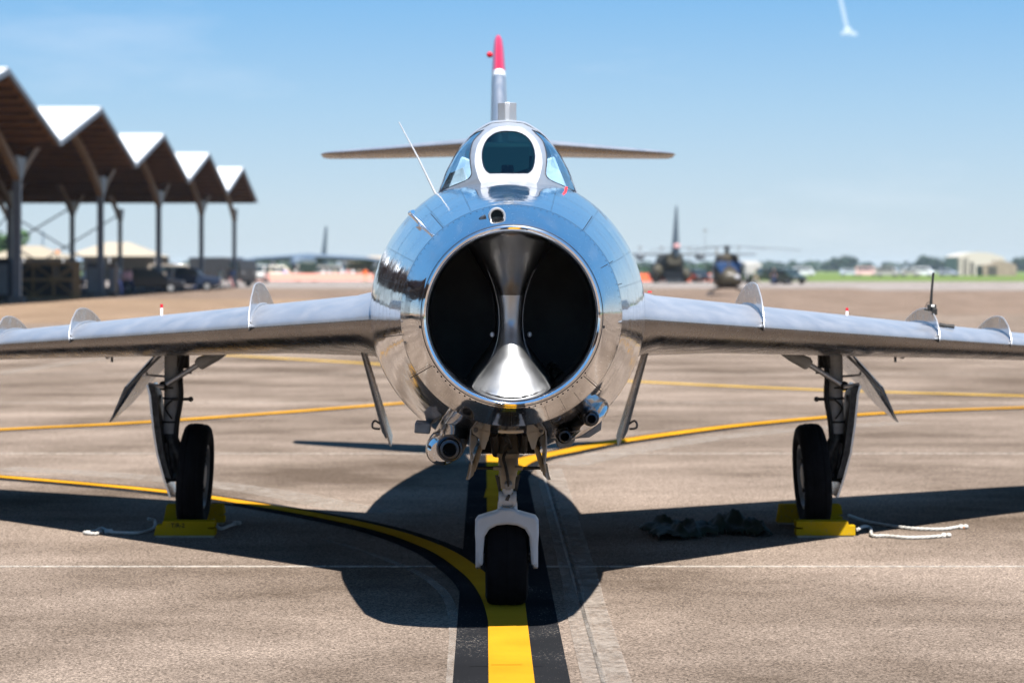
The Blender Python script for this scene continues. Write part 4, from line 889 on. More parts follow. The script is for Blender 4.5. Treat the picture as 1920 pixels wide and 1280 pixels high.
# ================================================================== AIRCRAFT SHELTER (folded roof on columns)
GX, BX, BAY, V0, ZV, ZR = -20.7, -46.0, 25.3, 116.8, 7.6, 10.05
sh = thing('aircraft_shelter', 'long open-sided shelter with zigzag white metal roof on grey columns, left of the jet', 'shelter', (-33, 100, 0))
def at_u(k, u): # u 0..1 along a bay that starts in valley k and ends in valley k+1
    return V0+(k+u)*BAY, (ZV+(ZR-ZV)*(1-abs(2*u-1)))
def slope_slab(k, u0, u1, x0, x1, lift, th, m, name):
    y0, z0 = at_u(k, u0); y1, z1 = at_u(k, u1)
    b = MB(); b.hexa([(x0, y0, z0+lift), (x1, y0, z0+lift), (x1, y1, z1+lift), (x0, y1, z1+lift), (x0, y0, z0+lift+th), (x1, y0, z0+lift+th), (x1, y1, z1+lift+th), (x0, y1, z1+lift+th)])
    return b.build(name, m, sh, smooth=False)
K0, K1 = -6, 3
for k in range(K0, K1+1):
    near = k >= -1
    for u0, u1 in ((0.004, .499), (.501, .996)):
        slope_slab(k, u0, u1, BX, GX, .10, .10, M['roofw'], 'roof_panel')
        slope_slab(k, u0, u1, BX, GX-.05, .0, .095, M['deck'], 'roof_deck')
        slope_slab(k, u0, u1, GX+.003, GX+.12, -.04, .25, M['edge'], 'verge_board')
        nj = 9
        for j in range(nj):
            u = u0+(u1-u0)*(j+.5)/nj; y, z = at_u(k, u)
            b = MB(); b.box(((BX+GX)/2, y, z-.11), (GX-BX-.3, .12, .20)); b.build('purlin', M['purlin'], sh, smooth=False)
    b = MB(); yr, zr = at_u(k, .5); b.box(((BX+GX)/2, yr, zr+.24), (GX-BX+.1, .35, .06)); b.build('ridge_cap', M['roofw'], sh, smooth=False)
    # curved glulam arms at three frames
    for X in (-22.7, -33.0, -43.0):
        for a0, a1, s_ in ((.0, .42, 1), (1.0, .58, -1)):
            pts = []
            for q in range(9):
                f = q/8; u = a0+(a1-a0)*f; y, z = at_u(k, u); pts.append(Vector((X, y, z-.35-1.15*(1-f)**2.2+0*f)))
            b = MB(); rings = []
            for p in pts: rings.append([p+Vector((-.16, 0, -.28)), p+Vector((.16, 0, -.28)), p+Vector((.16, 0, .12)), p+Vector((-.16, 0, .12))])
            b.loft(rings, True, True, True); b.build('curved_beam', M['glulam'], sh, smooth=False)
for k in range(K0, K1+2):
    y = V0+k*BAY
    for X in (-22.7, -33.0, -43.0):
        b = MB(); b.box((X, y, 3.45), (.34, .42, 6.9)); b.build('column', M['galv'], sh, smooth=False)
        b = MB(); b.box((X, y, .15), (.7, .7, .3)); b.build('column_footing', M['taxi'], sh, smooth=False)
        b = MB(); b.prism([(X, y-.2, 5.9), (X, y+.2, 5.9), (X, y+1.3, 7.05), (X, y-1.3, 7.05)], (.2, 0, 0)); b.build('column_head', M['galv'], sh, smooth=False)
    b = MB(); b.box(((BX+GX)/2, y, ZV+.34), (GX-BX, .5, .16)); b.build('valley_gutter', M['edge'], sh, smooth=False)
    for (xa, xb) in ((-33.0, -43.0),):
        for s_ in (0, 1):
            b = MB(); b.cyl((xa, y+.25*s_, .6 if s_ else 6.6), (xb, y+.25*s_, 6.6 if s_ else .6), .07, 6); b.build('cross_brace', M['brace'], sh)
for k in range(-1, 4):
    y = V0+k*BAY
    for s_ in (0, 1):
        b = MB(); b.cyl((-43.0, y, .6 if s_ else 6.6), (-43.0, y+BAY, 6.6 if s_ else .6), .07, 6); b.build('cross_brace', M['brace'], sh)
    b = MB(); b.lathe([(0, .3), (.25, .12), (.4, .05)], (-30, y+9, ZR-1.6), (0, 0, 1), 12, close=False); b.build('hanging_lamp', simple('green_lamp_shade', (.25, .5, .28), .4) if k == 1 else M['galv'], sh)

# ================================================================== VEHICLES, PEOPLE, STANDS UNDER AND BEHIND THE SHELTER
def car(name, label, cat, x, y, rot, col, kind='suv', group=None, sc=1.0):
    t = thing(name, label, cat, (x, y, 0), group); t.rotation_euler = (0, 0, rot); t.scale = (sc,)*3
    paint = simple('vehicle_paint_%s' % label.split(' ')[0], col, .3, coat=.5); gm = simple('vehicle_glass', (.02, .03, .035), .08); tm = M['rubber']; o = Vector((x, y, 0))
    if kind == 'van': side = [(-2.5, .35), (2.5, .35), (2.55, .95), (2.1, 1.25), (1.45, 2.1), (-2.45, 2.15), (-2.55, .9)]; W_ = 1.9; win = [(-2.2, 1.35), (1.75, 1.35), (1.35, 1.95), (-2.2, 1.98)]; wx_ = 1.6
    elif kind == 'pickup': side = [(-2.7, .45), (2.7, .45), (2.75, 1.0), (1.5, 1.15), (.9, 1.75), (-.6, 1.78), (-.75, 1.15), (-2.7, 1.12)]; W_ = 1.9; win = [(-.55, 1.2), (1.3, 1.2), (.85, 1.65), (-.5, 1.68)]; wx_ = 1.75
    elif kind == 'truck': side = [(-3.4, .6), (3.0, .6), (3.1, 1.4), (3.0, 2.5), (1.5, 2.6), (1.4, 2.75), (-3.4, 2.75)]; W_ = 2.3; win = [(1.7, 1.6), (2.95, 1.6), (2.85, 2.35), (1.7, 2.4)]; wx_ = 2.1
    else: side = [(-2.3, .4), (2.3, .4), (2.35, .85), (1.25, 1.05), (.6, 1.65), (-1.8, 1.68), (-2.3, 1.05)]; W_ = 1.85; win = [(-1.75, 1.1), (1.05, 1.1), (.55, 1.55), (-1.65, 1.58)]; wx_ = 1.45
    b = MB(); b.prism([o+Vector((a, -W_/2, c)) for a, c in side], (0, W_, 0)); b.build('body', paint, t, bevel=.08)
    for sy in (-1, 1):
        b = MB(); b.prism([o+Vector((a, sy*(W_/2+.012), c)) for a, c in win], (0, sy*.012, 0)); b.build('side_window', gm, t, smooth=False)
    fx = side[3 if kind != 'pickup' else 3]; f2 = side[4]; dv = Vector((f2[0]-fx[0], 0, f2[1]-fx[1])); nv = Vector((-dv.z, 0, dv.x)).normalized()*-.02
    if nv.x < 0: nv = -nv
    b = MB(); p1, p2 = o+Vector((fx[0], 0, fx[1]))+dv*.1+nv, o+Vector((fx[0], 0, fx[1]))+dv*.92+nv
    b.add([p1+Vector((0, -W_*.43, 0)), p1+Vector((0, W_*.43, 0)), p2+Vector((0, W_*.40, 0)), p2+Vector((0, -W_*.40, 0))], [(0, 1, 2, 3)]); b.build('windscreen', gm, t, smooth=False)
    for a in (-wx_, wx_):
        for sy in (-1, 1):
            c = o+Vector((a, sy*W_*.46, .36)); w_ = MB().lathe([(-.11, .22), (-.13, .30), (-.11, .36), (.11, .36), (.13, .30), (.11, .22)], c, (0, 1, 0), 20); wo_ = w_.build('wheel', tm, t)
            MB().lathe([(-.135, .0001), (-.135, .2), (.135, .2), (.135, .0001)], c, (0, 1, 0), 14, close=True).build('hubcap', M['greymetal'], wo_)
    for sy in (-1, 1):
        MB().lathe([(0, .12), (.05, .10)], o+Vector((side[2][0]-.02, sy*W_*.36, side[2][1]-.12)), (1, 0, 0), 12).build('headlight', M['lamp'], t)
    b = MB(); b.box(o+Vector((side[1][0]+.05, 0, .5)), (.16, W_*.96, .2)); b.build('bumper', M['hose'], t, bevel=.03)
    return t
def GD(px, D): return ((px-VX)/FPX*D+CAM.x, D)
# -- person builder: one skinned body, a few poses
def person_mesh(pose):
    v = {'pel': (0, 0, .95), 'ch': (0, 0, 1.28), 'nk': (0, -.01, 1.50), 'hd': (0, -.03, 1.62), 'tp': (0, -.02, 1.76)}
    st = {'stand': .0, 'walk': .22, 'wide': .06}[pose if pose in ('stand', 'walk', 'wide') else 'stand']
    for s_, n_ in ((-1, 'l'), (1, 'r')):
        v['hp'+n_] = (s_*.10, 0, .90); v['kn'+n_] = (s_*(.11+st*.15), -s_*st-.02, .50); v['an'+n_] = (s_*(.12+st*.2), -s_*st*1.5+.04, .09); v['to'+n_] = (s_*(.13+st*.2), -s_*st*1.5-.14, .045)
        v['sh'+n_] = (s_*.19, .0, 1.42)
        if pose == 'raise' and s_ > 0: v['el'+n_] = (s_*.30, -.16, 1.36); v['wr'+n_] = (s_*.20, -.32, 1.56); v['ha'+n_] = (s_*.16, -.36, 1.62)
        elif pose == 'wide': v['el'+n_] = (s_*.34, .03, 1.16); v['wr'+n_] = (s_*.20, -.08, 1.00); v['ha'+n_] = (s_*.15, -.10, .97)
        else: v['el'+n_] = (s_*.25, .03, 1.14); v['wr'+n_] = (s_*.27, -.05+s_*st*.4, .90); v['ha'+n_] = (s_*.27, -.07+s_*st*.4, .81)
    E = [('pel', 'ch'), ('ch', 'nk'), ('nk', 'hd'), ('hd', 'tp')]
    for n_ in 'lr': E += [('pel', 'hp'+n_), ('hp'+n_, 'kn'+n_), ('kn'+n_, 'an'+n_), ('an'+n_, 'to'+n_), ('ch', 'sh'+n_), ('sh'+n_, 'el'+n_), ('el'+n_, 'wr'+n_), ('wr'+n_, 'ha'+n_)]
    rad_ = dict(pel=(.16, .11), ch=(.17, .12), nk=(.065, .065), hd=(.095, .10), tp=(.06, .07), hp=(.10, .10), kn=(.065, .065), an=(.045, .05), to=(.045, .03), sh=(.07, .07), el=(.045, .045), wr=(.032, .032), ha=(.04, .03))
    ks = list(v); me = bpy.data.meshes.new('person'); me.from_pydata([v[k] for k in ks], [(ks.index(a), ks.index(b_)) for a, b_ in E], [])
    o = bpy.data.objects.new('person', me); COL.objects.link(o); sk = o.modifiers.new('skin', 'SKIN'); o.modifiers.new('sub', 'SUBSURF').levels = 1
    for i, k in enumerate(ks):
        kk = k if k in rad_ else k[:2]; me.skin_vertices[0].data[i].radius = rad_[kk]
        me.skin_vertices[0].data[i].use_root = (k == 'pel')
    me2 = bpy.data.meshes.new_from_object(o.evaluated_get(bpy.context.evaluated_depsgraph_get())); bpy.data.objects.remove(o)
    me2.materials.clear()
    for m_ in ('skin', 'shirt', 'trousers', 'hair', 'shoe'): me2.materials.append(M['clothblack'] if m_ != 'skin' else M['skin'])
    for p_ in me2.polygons:
        c = p_.center; sl = 1
        if c.z < .10: sl = 4
        elif c.z < .96 and abs(c.x) < .20: sl = 2
        elif c.z > 1.49: sl = 3 if (c.z > 1.69 or (c.y > .0 and c.z > 1.58)) else 0
        elif abs(c.x) > .21 and c.z < 1.16: sl = 0
        p_.material_index = sl; p_.use_smooth = True
    return me2
M['skin'] = mat('skin', (.46, .27, .19), .6); M['clothblack'] = mat('black_cloth', (.02, .02, .025), .8)
cloths = dict(white=(.75, .75, .74), grey=(.3, .3, .32), navy=(.03, .05, .12), red=(.55, .06, .05), orange=(.9, .16, .03), khaki=(.45, .38, .25), green=(.1, .14, .08), blue=(.12, .25, .55), black=(.02, .02, .025), tan=(.55, .45, .32), pink=(.75, .4, .38), lilac=(.45, .4, .7), cream=(.7, .66, .5))
for k_, c_ in cloths.items(): M['cl_'+k_] = mat(k_+'_cloth', c_, .85, var=.12, vscale=6)
poses = {k_: person_mesh(k_) for k_ in ('stand', 'walk', 'wide', 'raise')}
M['hair_dark'] = mat('dark_hair', (.03, .02, .015), .7); M['hair_fair'] = mat('fair_hair', (.3, .2, .1), .7)
def person(px, D, pose, rot, shirt, trousers, label, hair='dark', group='visitors on the apron', h=1.0):
    x, y = GD(px, D); o = bpy.data.objects.new('person', poses[pose]); COL.objects.link(o); o.location = (x, y, 0.006); o.rotation_euler = (0, 0, rot); o.scale = (h, h, h)
    for i, m_ in enumerate((M['skin'], M['cl_'+shirt], M['cl_'+trousers], M['hair_'+hair], M['clothblack'])):
        o.material_slots[i].link = 'OBJECT'; o.material_slots[i].material = m_
    return tag(o, label, 'person', group)
# wooden display frame, left
def timber_frame(px0, px1, D, h, label):
    x0, x1 = GD(px0, D)[0], GD(px1, D)[0]; t = thing('timber_crate', label, 'crate', ((x0+x1)/2, D, 0)); m_ = simple('crate_timber', (.30, .19, .09), .8, var=.2); wz = .14
    dp = 1.3
    for yy in (D, D+dp):
        for f in (0, .33, .66, 1):
            MB().box((x0+(x1-x0)*f, yy, h/2), (.2 if f in (0, 1) else .12, .1, h)).build('upright', m_, t, smooth=False)
        for f in (.06, .52, .94): MB().box(((x0+x1)/2, yy-.085, h*f), (x1-x0, .06, .16)).build('rail', m_, t, smooth=False)
        for f in range(3):
            a = x0+(x1-x0)*.33*f; b_ = a+(x1-x0)*.33; lo, hi = (.1*h, .5*h)
            b = MB(); b.cyl((a, yy+.085, lo if f % 2 else hi), (b_, yy+.085, hi if f % 2 else lo), .05, 6); b.build('diagonal', m_, t)
            b = MB(); b.cyl((a, yy+.085, h*.54 if f != 1 else h*.92), (b_, yy+.085, h*.92 if f != 1 else h*.54), .05, 6); b.build('diagonal', m_, t)
    b = MB(); b.box(((x0+x1)/2, D+dp/2, h*.28), ((x1-x0)*.85, dp*.75, h*.5)); b.build('crate_load', simple('dark_canvas', (.02, .022, .028), .9), t, bevel=.05)
    b = MB(); b.box(((x0+x1)/2-.3, D+dp/2, h*.72), ((x1-x0)*.5, dp*.6, h*.3)); b.build('crate_load', simple('dark_canvas', (.02, .022, .028), .9), t, bevel=.05)
timber_frame(24, 140, 130, 2.05, 'brown timber crate frame with cross braces standing behind the leftmost column')
def cabinet(px0, px1, D, h, col, label, name='equipment_cabinet', cat='cabinet', dep=1.2):
    x0, x1 = GD(px0, D)[0], GD(px1, D)[0]; t = thing(name, label, cat, ((x0+x1)/2, D, 0)); m_ = simple('paint_'+label.split()[0]+name, col, .6, var=.15)
    b = MB(); b.box(((x0+x1)/2, D+dep/2, h/2+.08), (x1-x0, dep, h-.16)); b.build('housing', m_, t, bevel=.04)
    b = MB(); b.box(((x0+x1)/2, D-.012, h*.5), ((x1-x0)*.82, .02, h*.72)); b.build('door_panel', M['greymetal'], t, smooth=False)
    for f in (.15, .85): MB().box((x0+(x1-x0)*f, D+dep/2, .04), (.15, dep, .08)).build('skid', M['hose'], t, smooth=False)
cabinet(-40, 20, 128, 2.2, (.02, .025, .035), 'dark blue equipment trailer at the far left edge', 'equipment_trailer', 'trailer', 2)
cabinet(162, 192, 142, 2.0, (.10, .09, .085), 'dark grey tall locker just left of the second column')
cabinet(204, 216, 143, 2.0, (.16, .10, .06), 'brown narrow locker just right of the second column')
cabinet(311, 322, 168, 1.7, (.07, .06, .05), 'small brown-black locker right of the third column')
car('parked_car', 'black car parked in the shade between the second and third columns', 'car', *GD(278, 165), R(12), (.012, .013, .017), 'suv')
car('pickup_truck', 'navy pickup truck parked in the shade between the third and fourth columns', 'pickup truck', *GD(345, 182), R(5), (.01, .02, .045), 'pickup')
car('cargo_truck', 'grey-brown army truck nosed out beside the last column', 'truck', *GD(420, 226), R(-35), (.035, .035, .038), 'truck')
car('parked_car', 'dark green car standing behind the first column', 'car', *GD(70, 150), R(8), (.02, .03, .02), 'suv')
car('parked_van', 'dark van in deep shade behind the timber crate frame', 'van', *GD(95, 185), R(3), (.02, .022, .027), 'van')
# beacon lamp
bl = thing('beacon_lamp', 'round orange lit lamp on a thin post behind the timber crate frame', 'lamp', (*GD(108, 175), 0)); x, y = GD(108, 175)
z_ = 1.62+33/FPX*175
MB().cyl((x, y, 0), (x, y, z_-.2), .04, 8).build('post', M['galv'], bl); MB().sphere((x, y, z_), .17, 14).build('globe', mat('orange_lamp_glow', (1, .5, .2), .4, emit=((1.0, .45, .22), .35)), bl)
def tent(px0, px1, D, zeave, zr, label, col=(.27, .23, .17), dep=14):
    x0, x1 = GD(px0, D)[0], GD(px1, D)[0]; t = thing('marquee_tent', label, 'tent', ((x0+x1)/2, D, 0)); m_ = simple('tent_fabric_%d' % int(col[2]*100), col, .7)
    xm = (x0+x1)/2; b = MB(); ev = zeave
    b.add([(x0, D, ev), (x1, D, ev), (x1, D+dep, ev), (x0, D+dep, ev), (xm-(x1-x0)*.12, D+dep/2, zr), (xm+(x1-x0)*.12, D+dep/2, zr)], [(0, 1, 5, 4), (1, 2, 5), (2, 3, 4, 5), (3, 0, 4)]); b.build('tent_roof', m_, t, smooth=False)
    b = MB(); b.add([(x0+.2, D+dep, 0), (x1-.2, D+dep, 0), (x1-.2, D+dep, ev), (x0+.2, D+dep, ev)], [(0, 1, 2, 3)]); b.build('tent_wall', m_, t, smooth=False)
    n_ = max(2, int((x1-x0)/6))
    for i in range(n_+1): MB().cyl((x0+(x1-x0)*i/n_, D+.1, 0), (x0+(x1-x0)*i/n_, D+.1, ev), .06, 6).build('tent_pole', M['whitepaint'], t)
tent(-30, 118, 330, 3.2, 4.9, 'tan low tent seen between the first columns', dep=12)
tent(118, 292, 345, 3.5, 5.6, 'large cream marquee with a shallow peaked roof behind the second column', (.30, .26, .20), 16)
tent(640, 770, 470, 3.0, 4.3, 'pale sand-coloured tent roof just left of the jet nose', (.30, .25, .19), 12)
# grey tail fins of parked airplanes and the large grey jet with drooping wings
def big_plane(name, label, cat, px, D, rot, col, L_=34, span=44, finh=9.0, fuser=2.0, zf=3.2, sc=1.0, eng=4):
    x, y = GD(px, D); t = thing(name, label, cat, (x, y, 0)); o = Vector((x, y, 0)); m_ = simple('airframe_'+name+label.split()[0], col, .5)
    b = MB(); b.lathe([(-L_*.5, .05), (-L_*.485, fuser*.45), (-L_*.45, fuser*.8), (-L_*.38, fuser), (L_*.15, fuser), (L_*.35, fuser*.7), (L_*.5, fuser*.2)], o+Vector((0, 0, zf)), (0, 1, 0), 28); b.build('fuselage', m_, t)
    for sx in (-1, 1):
        rg = []
        for f, ch, z_, sw in ((0, 8.0, zf+fuser*.75, 0), (.5, 6.0, zf+fuser*.75-.5, 5), (1, 3.0, zf+fuser*.75-2.0, 10)):
            rg.append([o+p+Vector((0, -6+sw, 0)) for p in airfoil(sx*f*span/2, 0, z_, ch, .17, .0, 8)])
        MB().loft(rg, True, True, True).build('wing', m_, t)
        rg = [[o+p for p in airfoil(sx*f*7, L_*.40+f*3, zf+fuser*.4, 3.5-1.5*f, .1, 0, 6)] for f in (0, 1)]
        MB().loft(rg, True, True, True).build('tailplane', m_, t)
        for e in ([.32, .58] if eng == 4 else [.3]):
            c = o+Vector((sx*e*span/2, -6+e*8-1.5, zf+fuser*.75-1.4-e*.8)); MB().lathe([(0, .45), (.1, .62), (2.0, .6), (3.6, .35)], c, (0, 1, 0), 16).build('engine', simple('engine_dark', (.05, .055, .06), .4, .5), t)
            MB().box(c+Vector((0, 2.2, .9)), (.15, 2.0, 1.0)).build('pylon', m_, t, smooth=False)
    rg = []
    for z_, le, te in ((zf+fuser*.6, L_*.28, L_*.47), (zf+fuser+finh*.5, L_*.37, L_*.49), (zf+fuser+finh, L_*.43, L_*.505)):
        rg.append([o+Vector((math.copysign(.16*math.sin(math.pi*min(1, max(0, u)))+.02, s_), le+(te-le)*u, z_)) for s_, us in ((1, [0, .2, .5, .8, 1]), (-1, [1, .8, .5, .2, 0])) for u in us])
    MB().loft(rg, True, True, True).build('tail_fin', m_, t)
    for a, c_ in ((0, -L_*.36), (-1, 1.5), (1, 1.5)):
        q = o+Vector((a*1.6, c_, 0)); b = MB(); b.cyl(q+Vector((0, 0, .5)), q+Vector((0, 0, zf-fuser*.4)), .16, 8); b.build('landing_leg', M['greymetal'], t)
        for s_ in (-.3, .3): MB().lathe([(-.14, .45), (.14, .45)], q+Vector((s_, 0, .48)), (1, 0, 0), 16).build('wheel', M['rubber'], t)
    b = MB(); b.box(o+Vector((0, -L_*.452, zf+fuser*.45)), (fuser*1.1, .8, .35)); b.build('cockpit_window', simple('vehicle_glass', (.02, .03, .035), .08), t)
    t.rotation_euler = (0, 0, rot); t.scale = (sc,)*3; return t
big_plane('jet_bomber', 'wide grey multi-engine jet with drooping wings parked far behind, left of the nose', 'airplane', 585, 440, R(-5), (.08, .11, .15), L_=36, span=41, finh=5.3, fuser=1.7, zf=2.7)
big_plane('parked_airplane', 'distant grey airplane whose blue-grey tail fin rises behind the leftmost columns', 'airplane', 75, 470, R(8), (.16, .21, .28), L_=30, span=34, finh=5.2, fuser=1.5, zf=2.6, eng=2)

# cargo airplane seen from the rear quarter (olive, tall fin)
def cargo_plane():
    D = 286; x, y = GD(1262, D); t = thing('cargo_airplane', 'dark olive transport airplane seen from its open rear ramp, with a tall tapering grey fin', 'airplane', (x, y, 0)); o = Vector((x, y, 0))
    m_ = simple('olive_airframe', (.055, .05, .036), .6); mg = simple('slate_fin_grey', (.14, .18, .21), .55); dk = simple('ramp_dark', (.015, .018, .022), .7)
    def sec(y_, w_, zb, zt): return [o+Vector((w_/2*math.copysign(abs(math.cos(a))**.6, math.cos(a)), y_, (zb+zt)/2+(zt-zb)/2*math.copysign(abs(math.sin(a))**.6, math.sin(a)))) for a in [2*math.pi*k/24 for k in range(24)]]
    b = MB(); b.loft([sec(-1.5, 1.6, 2.2, 3.6), sec(-.2, 2.5, 1.1, 3.55), sec(1.5, 2.8, .6, 3.5), sec(10, 2.8, .55, 3.5), sec(14, 2.2, .8, 3.0), sec(16, .8, 1.2, 2.2)], True, True, True); b.build('fuselage', m_, t)
    b = MB(); b.hexa([o+Vector(p) for p in ((-1.1, -1.2, .45), (1.1, -1.2, .45), (1.1, .6, .7), (-1.1, .6, .7), (-1.15, -1.45, 1.45), (1.15, -1.45, 1.45), (1.15, .3, 1.5), (-1.15, .3, 1.5))]); b.build('ramp_opening', dk, t, smooth=False)
    b = MB(); b.add([o+Vector(p) for p in ((-1, -3.2, .06), (1, -3.2, .06), (1, -.6, .6), (-1, -.6, .6))], [(0, 1, 2, 3)]); b.build('cargo_ramp', dk, t, smooth=False)
    for sx in (-1, 1):
        b = MB(); b.sphere(o+Vector((sx*1.75, 5, 1.0)), 1.0, 14, (.8, 3.2, .85)); b.build('sponson', m_, t)
        for yy in (4.3, 5.7): MB().lathe([(-.2, .45), (.2, .45)], o+Vector((sx*1.7, yy, .46)), (1, 0, 0), 16).build('wheel', M['rubber'], t)
        rg = [[o+p for p in airfoil(sx*f*10.5, 5+f, 3.5-.02*f, 2.5-1.0*f, .12, 0, 8)] for f in (0, 1)]; MB().loft(rg, True, True, True).build('wing', simple('pale_nacelle_grey', (.13, .15, .17), .7), t)
        MB().lathe([(0, .2), (.3, .5), (3, .5), (4.5, .2)], o+Vector((sx*3.6, 3.2, 3.2)), (0, 1, 0), 14).build('engine_nacelle', simple('pale_nacelle_grey', (.13, .15, .17), .7), t)
        rg = [[o+p for p in airfoil(sx*f*3.6, -1.6, 3.4, 1.6-.5*f, .1, 0, 6)] for f in (0, 1)]; MB().loft(rg, True, True, True).build('tailplane', m_, t)
    rg = []
    for z_, w_, y0, y1 in ((3.2, .98, -1.8, 2.6), (4.4, .86, -1.9, 1.9), (6.5, .55, -2.0, .8), (8.4, .30, -2.1, -.2), (9.1, .16, -2.1, -.7)):
        rg.append([o+Vector((.3+w_/2*math.cos(a), (y0+y1)/2+(y1-y0)/2*math.sin(a), z_)) for a in [2*math.pi*k/16 for k in range(16)]])
    MB().loft(rg, True, True, True).build('tail_fin', mg, t)
    b = MB(); b.box(o+Vector((.3, -1.9, 4.4)), (.7, .5, .45)); b.build('fin_stripe', simple('faded_red_stripe', (.55, .30, .30), .6), t, bevel=.05)
    b = MB(); b.sphere(o+Vector((-1.9, -.2, 1.4)), 1.0, 12, (.75, 1.4, 1.1)); b.build('rear_blister', m_, t)
cargo_plane()
# light helicopter, front view
def helicopter():
    D = 152; x, y = GD(1363, D); t = thing('helicopter', 'dark olive light helicopter facing the camera on skids with long thin rotor blades', 'helicopter', (x, y, 0)); o = Vector((x, y, 0))
    m_ = simple('helicopter_olive', (.035, .028, .017), .45, coat=.1); gm = simple('blue_cockpit_glass', (.015, .03, .07), .06); dk = M['dirty']
    def sec(y_, w_, zb, zt, p=.8): return [o+Vector((w_/2*math.copysign(abs(math.cos(a))**p, math.cos(a)), y_, (zb+zt)/2+(zt-zb)/2*math.copysign(abs(math.sin(a))**p, math.sin(a)))) for a in [2*math.pi*k/28 for k in range(28)]]
    MB().loft([sec(-2.2, .5, .75, 1.1), sec(-2.05, 1.2, .55, 1.45), sec(-1.6, 1.65, .46, 1.75), sec(-.8, 1.9, .43, 2.1), sec(.6, 1.95, .45, 2.2), sec(1.6, 1.7, .7, 2.2), sec(2.6, .9, 1.2, 2.1), sec(7, .35, 1.6, 2.0)], True, True, True).build('fuselage', m_, t)
    for sx in (-1, 1):
        b = MB(); b.loft([[o+Vector((sx*a*w, y_-.03, z_)) for a in (.07, .4, .75, .98)] for y_, z_, w in ((-2.02, 1.28, .48), (-1.72, 1.62, .72), (-1.3, 1.92, .78), (-.9, 2.13, .72))], closed=False); b.build('windscreen_pane', gm, t)
        b = MB(); b.loft([[o+Vector((sx*(w), y_, z_)) for z_ in (.95, 1.4, 1.85)] for y_, w in ((-1.5, .86), (-.9, .985), (0, 1.005))], closed=False); b.build('door_window', gm, t)
        b = MB(); b.tube(smoothpts([o+Vector((sx*1.12, -2.1, .22)), o+Vector((sx*1.12, -1.8, .06)), o+Vector((sx*1.12, 1.6, .06))], 5), .05, 8); b.build('skid', dk, t)
        for yy in (-1.0, 1.0): MB().tube(smoothpts([o+Vector((0, yy, .5)), o+Vector((sx*.7, yy, .42)), o+Vector((sx*1.12, yy, .08))], 4), .04, 8).build('skid_strut', dk, t)
        b = MB(); b.box(o+Vector((sx*1.1, -1.35, 1.2)), (.1, .1, .34)); b.build('mirror', M['lamp'], t)
    MB().sphere(o+Vector((.35, -2.05, 1.12)), .20, 12, (1.5, .6, .9)).build('nose_panel', simple('grey_nose_panel', (.3, .3, .32), .4), t)
    MB().sphere(o+Vector((-.42, -2.0, 1.15)), .13, 12, (1, .5, 1.3)).build('pilot_helmet', simple('tan_helmet', (.5, .33, .2), .5), t)
    b = MB(); b.loft([sec(-.9, .9, 2.0, 2.35), sec(-.6, 1.35, 1.9, 2.62), sec(1.2, 1.3, 1.9, 2.6), sec(2.3, .6, 1.9, 2.3)], True, True, True); b.build('engine_cowl', m_, t)
    for sx in (-1, 1): MB().lathe([(0, .15), (.02, .20), (.6, .20)], o+Vector((sx*.42, -.95, 2.28)), (0, 1, 0), 14).build('engine_intake', dk, t)
    MB().tube([o+Vector((0, 0, 2.5)), o+Vector((0, 0, 3.05))], [.16, .10], 10).build('rotor_mast', dk, t)
    MB().lathe([(-.10, .12), (0, .3), (.10, .12)], o+Vector((0, 0, 3.02)), (0, 0, 1), 14).build('rotor_hub', dk, t)
    for k in range(4):
        a = R(20+90*k); dx, dy = math.cos(a), math.sin(a); nn = Vector((-dy, dx, 0))*.14; b = MB()
        b.loft([[o+Vector((dx*r_, dy*r_, 3.05-(r_/5.2)**2*.22))+nn*q+Vector((0, 0, .02*s_)) for q, s_ in ((-1, 0), (0, 1), (1, 0), (0, -1))] for r_ in (.3, 1, 2.5, 4, 5.2)], True, True, True); b.build('rotor_blade', simple('rotor_grey', (.12, .13, .14), .5), t)
    b = MB(); b.prism([o+Vector((0, 6.4, 1.8)), o+Vector((0, 7.2, 1.8)), o+Vector((0, 7.5, 3.0)), o+Vector((0, 7.0, 3.0))], (.08, 0, 0)); b.build('tail_fin', m_, t)
helicopter()
# vehicles at right of the helicopter
car('parked_van', 'dark olive utility vehicle with people beside it, right of the helicopter', 'van', *GD(1435, 270), R(15), (.05, .05, .045), 'pickup')
car('parked_car', 'dark blue car parked right of the helicopter, at the end of the row', 'car', *GD(1476, 262), R(-60), (.015, .04, .07), 'suv')
car('parked_car', 'black car seen between the transport airplane and the helicopter', 'car', *GD(1308, 300), R(-75), (.02, .02, .025), 'suv')
car('delivery_truck', 'white box truck showing behind the helicopter', 'truck', *GD(1401, 330), R(-80), (.35, .34, .32), 'truck')
person(1451, 258, 'stand', .3, 'black', 'navy', 'standing person in dark clothes between the utility vehicle and the blue car')
person(1417, 262, 'walk', 1.2, 'green', 'khaki', 'walking person in an olive shirt right of the helicopter')
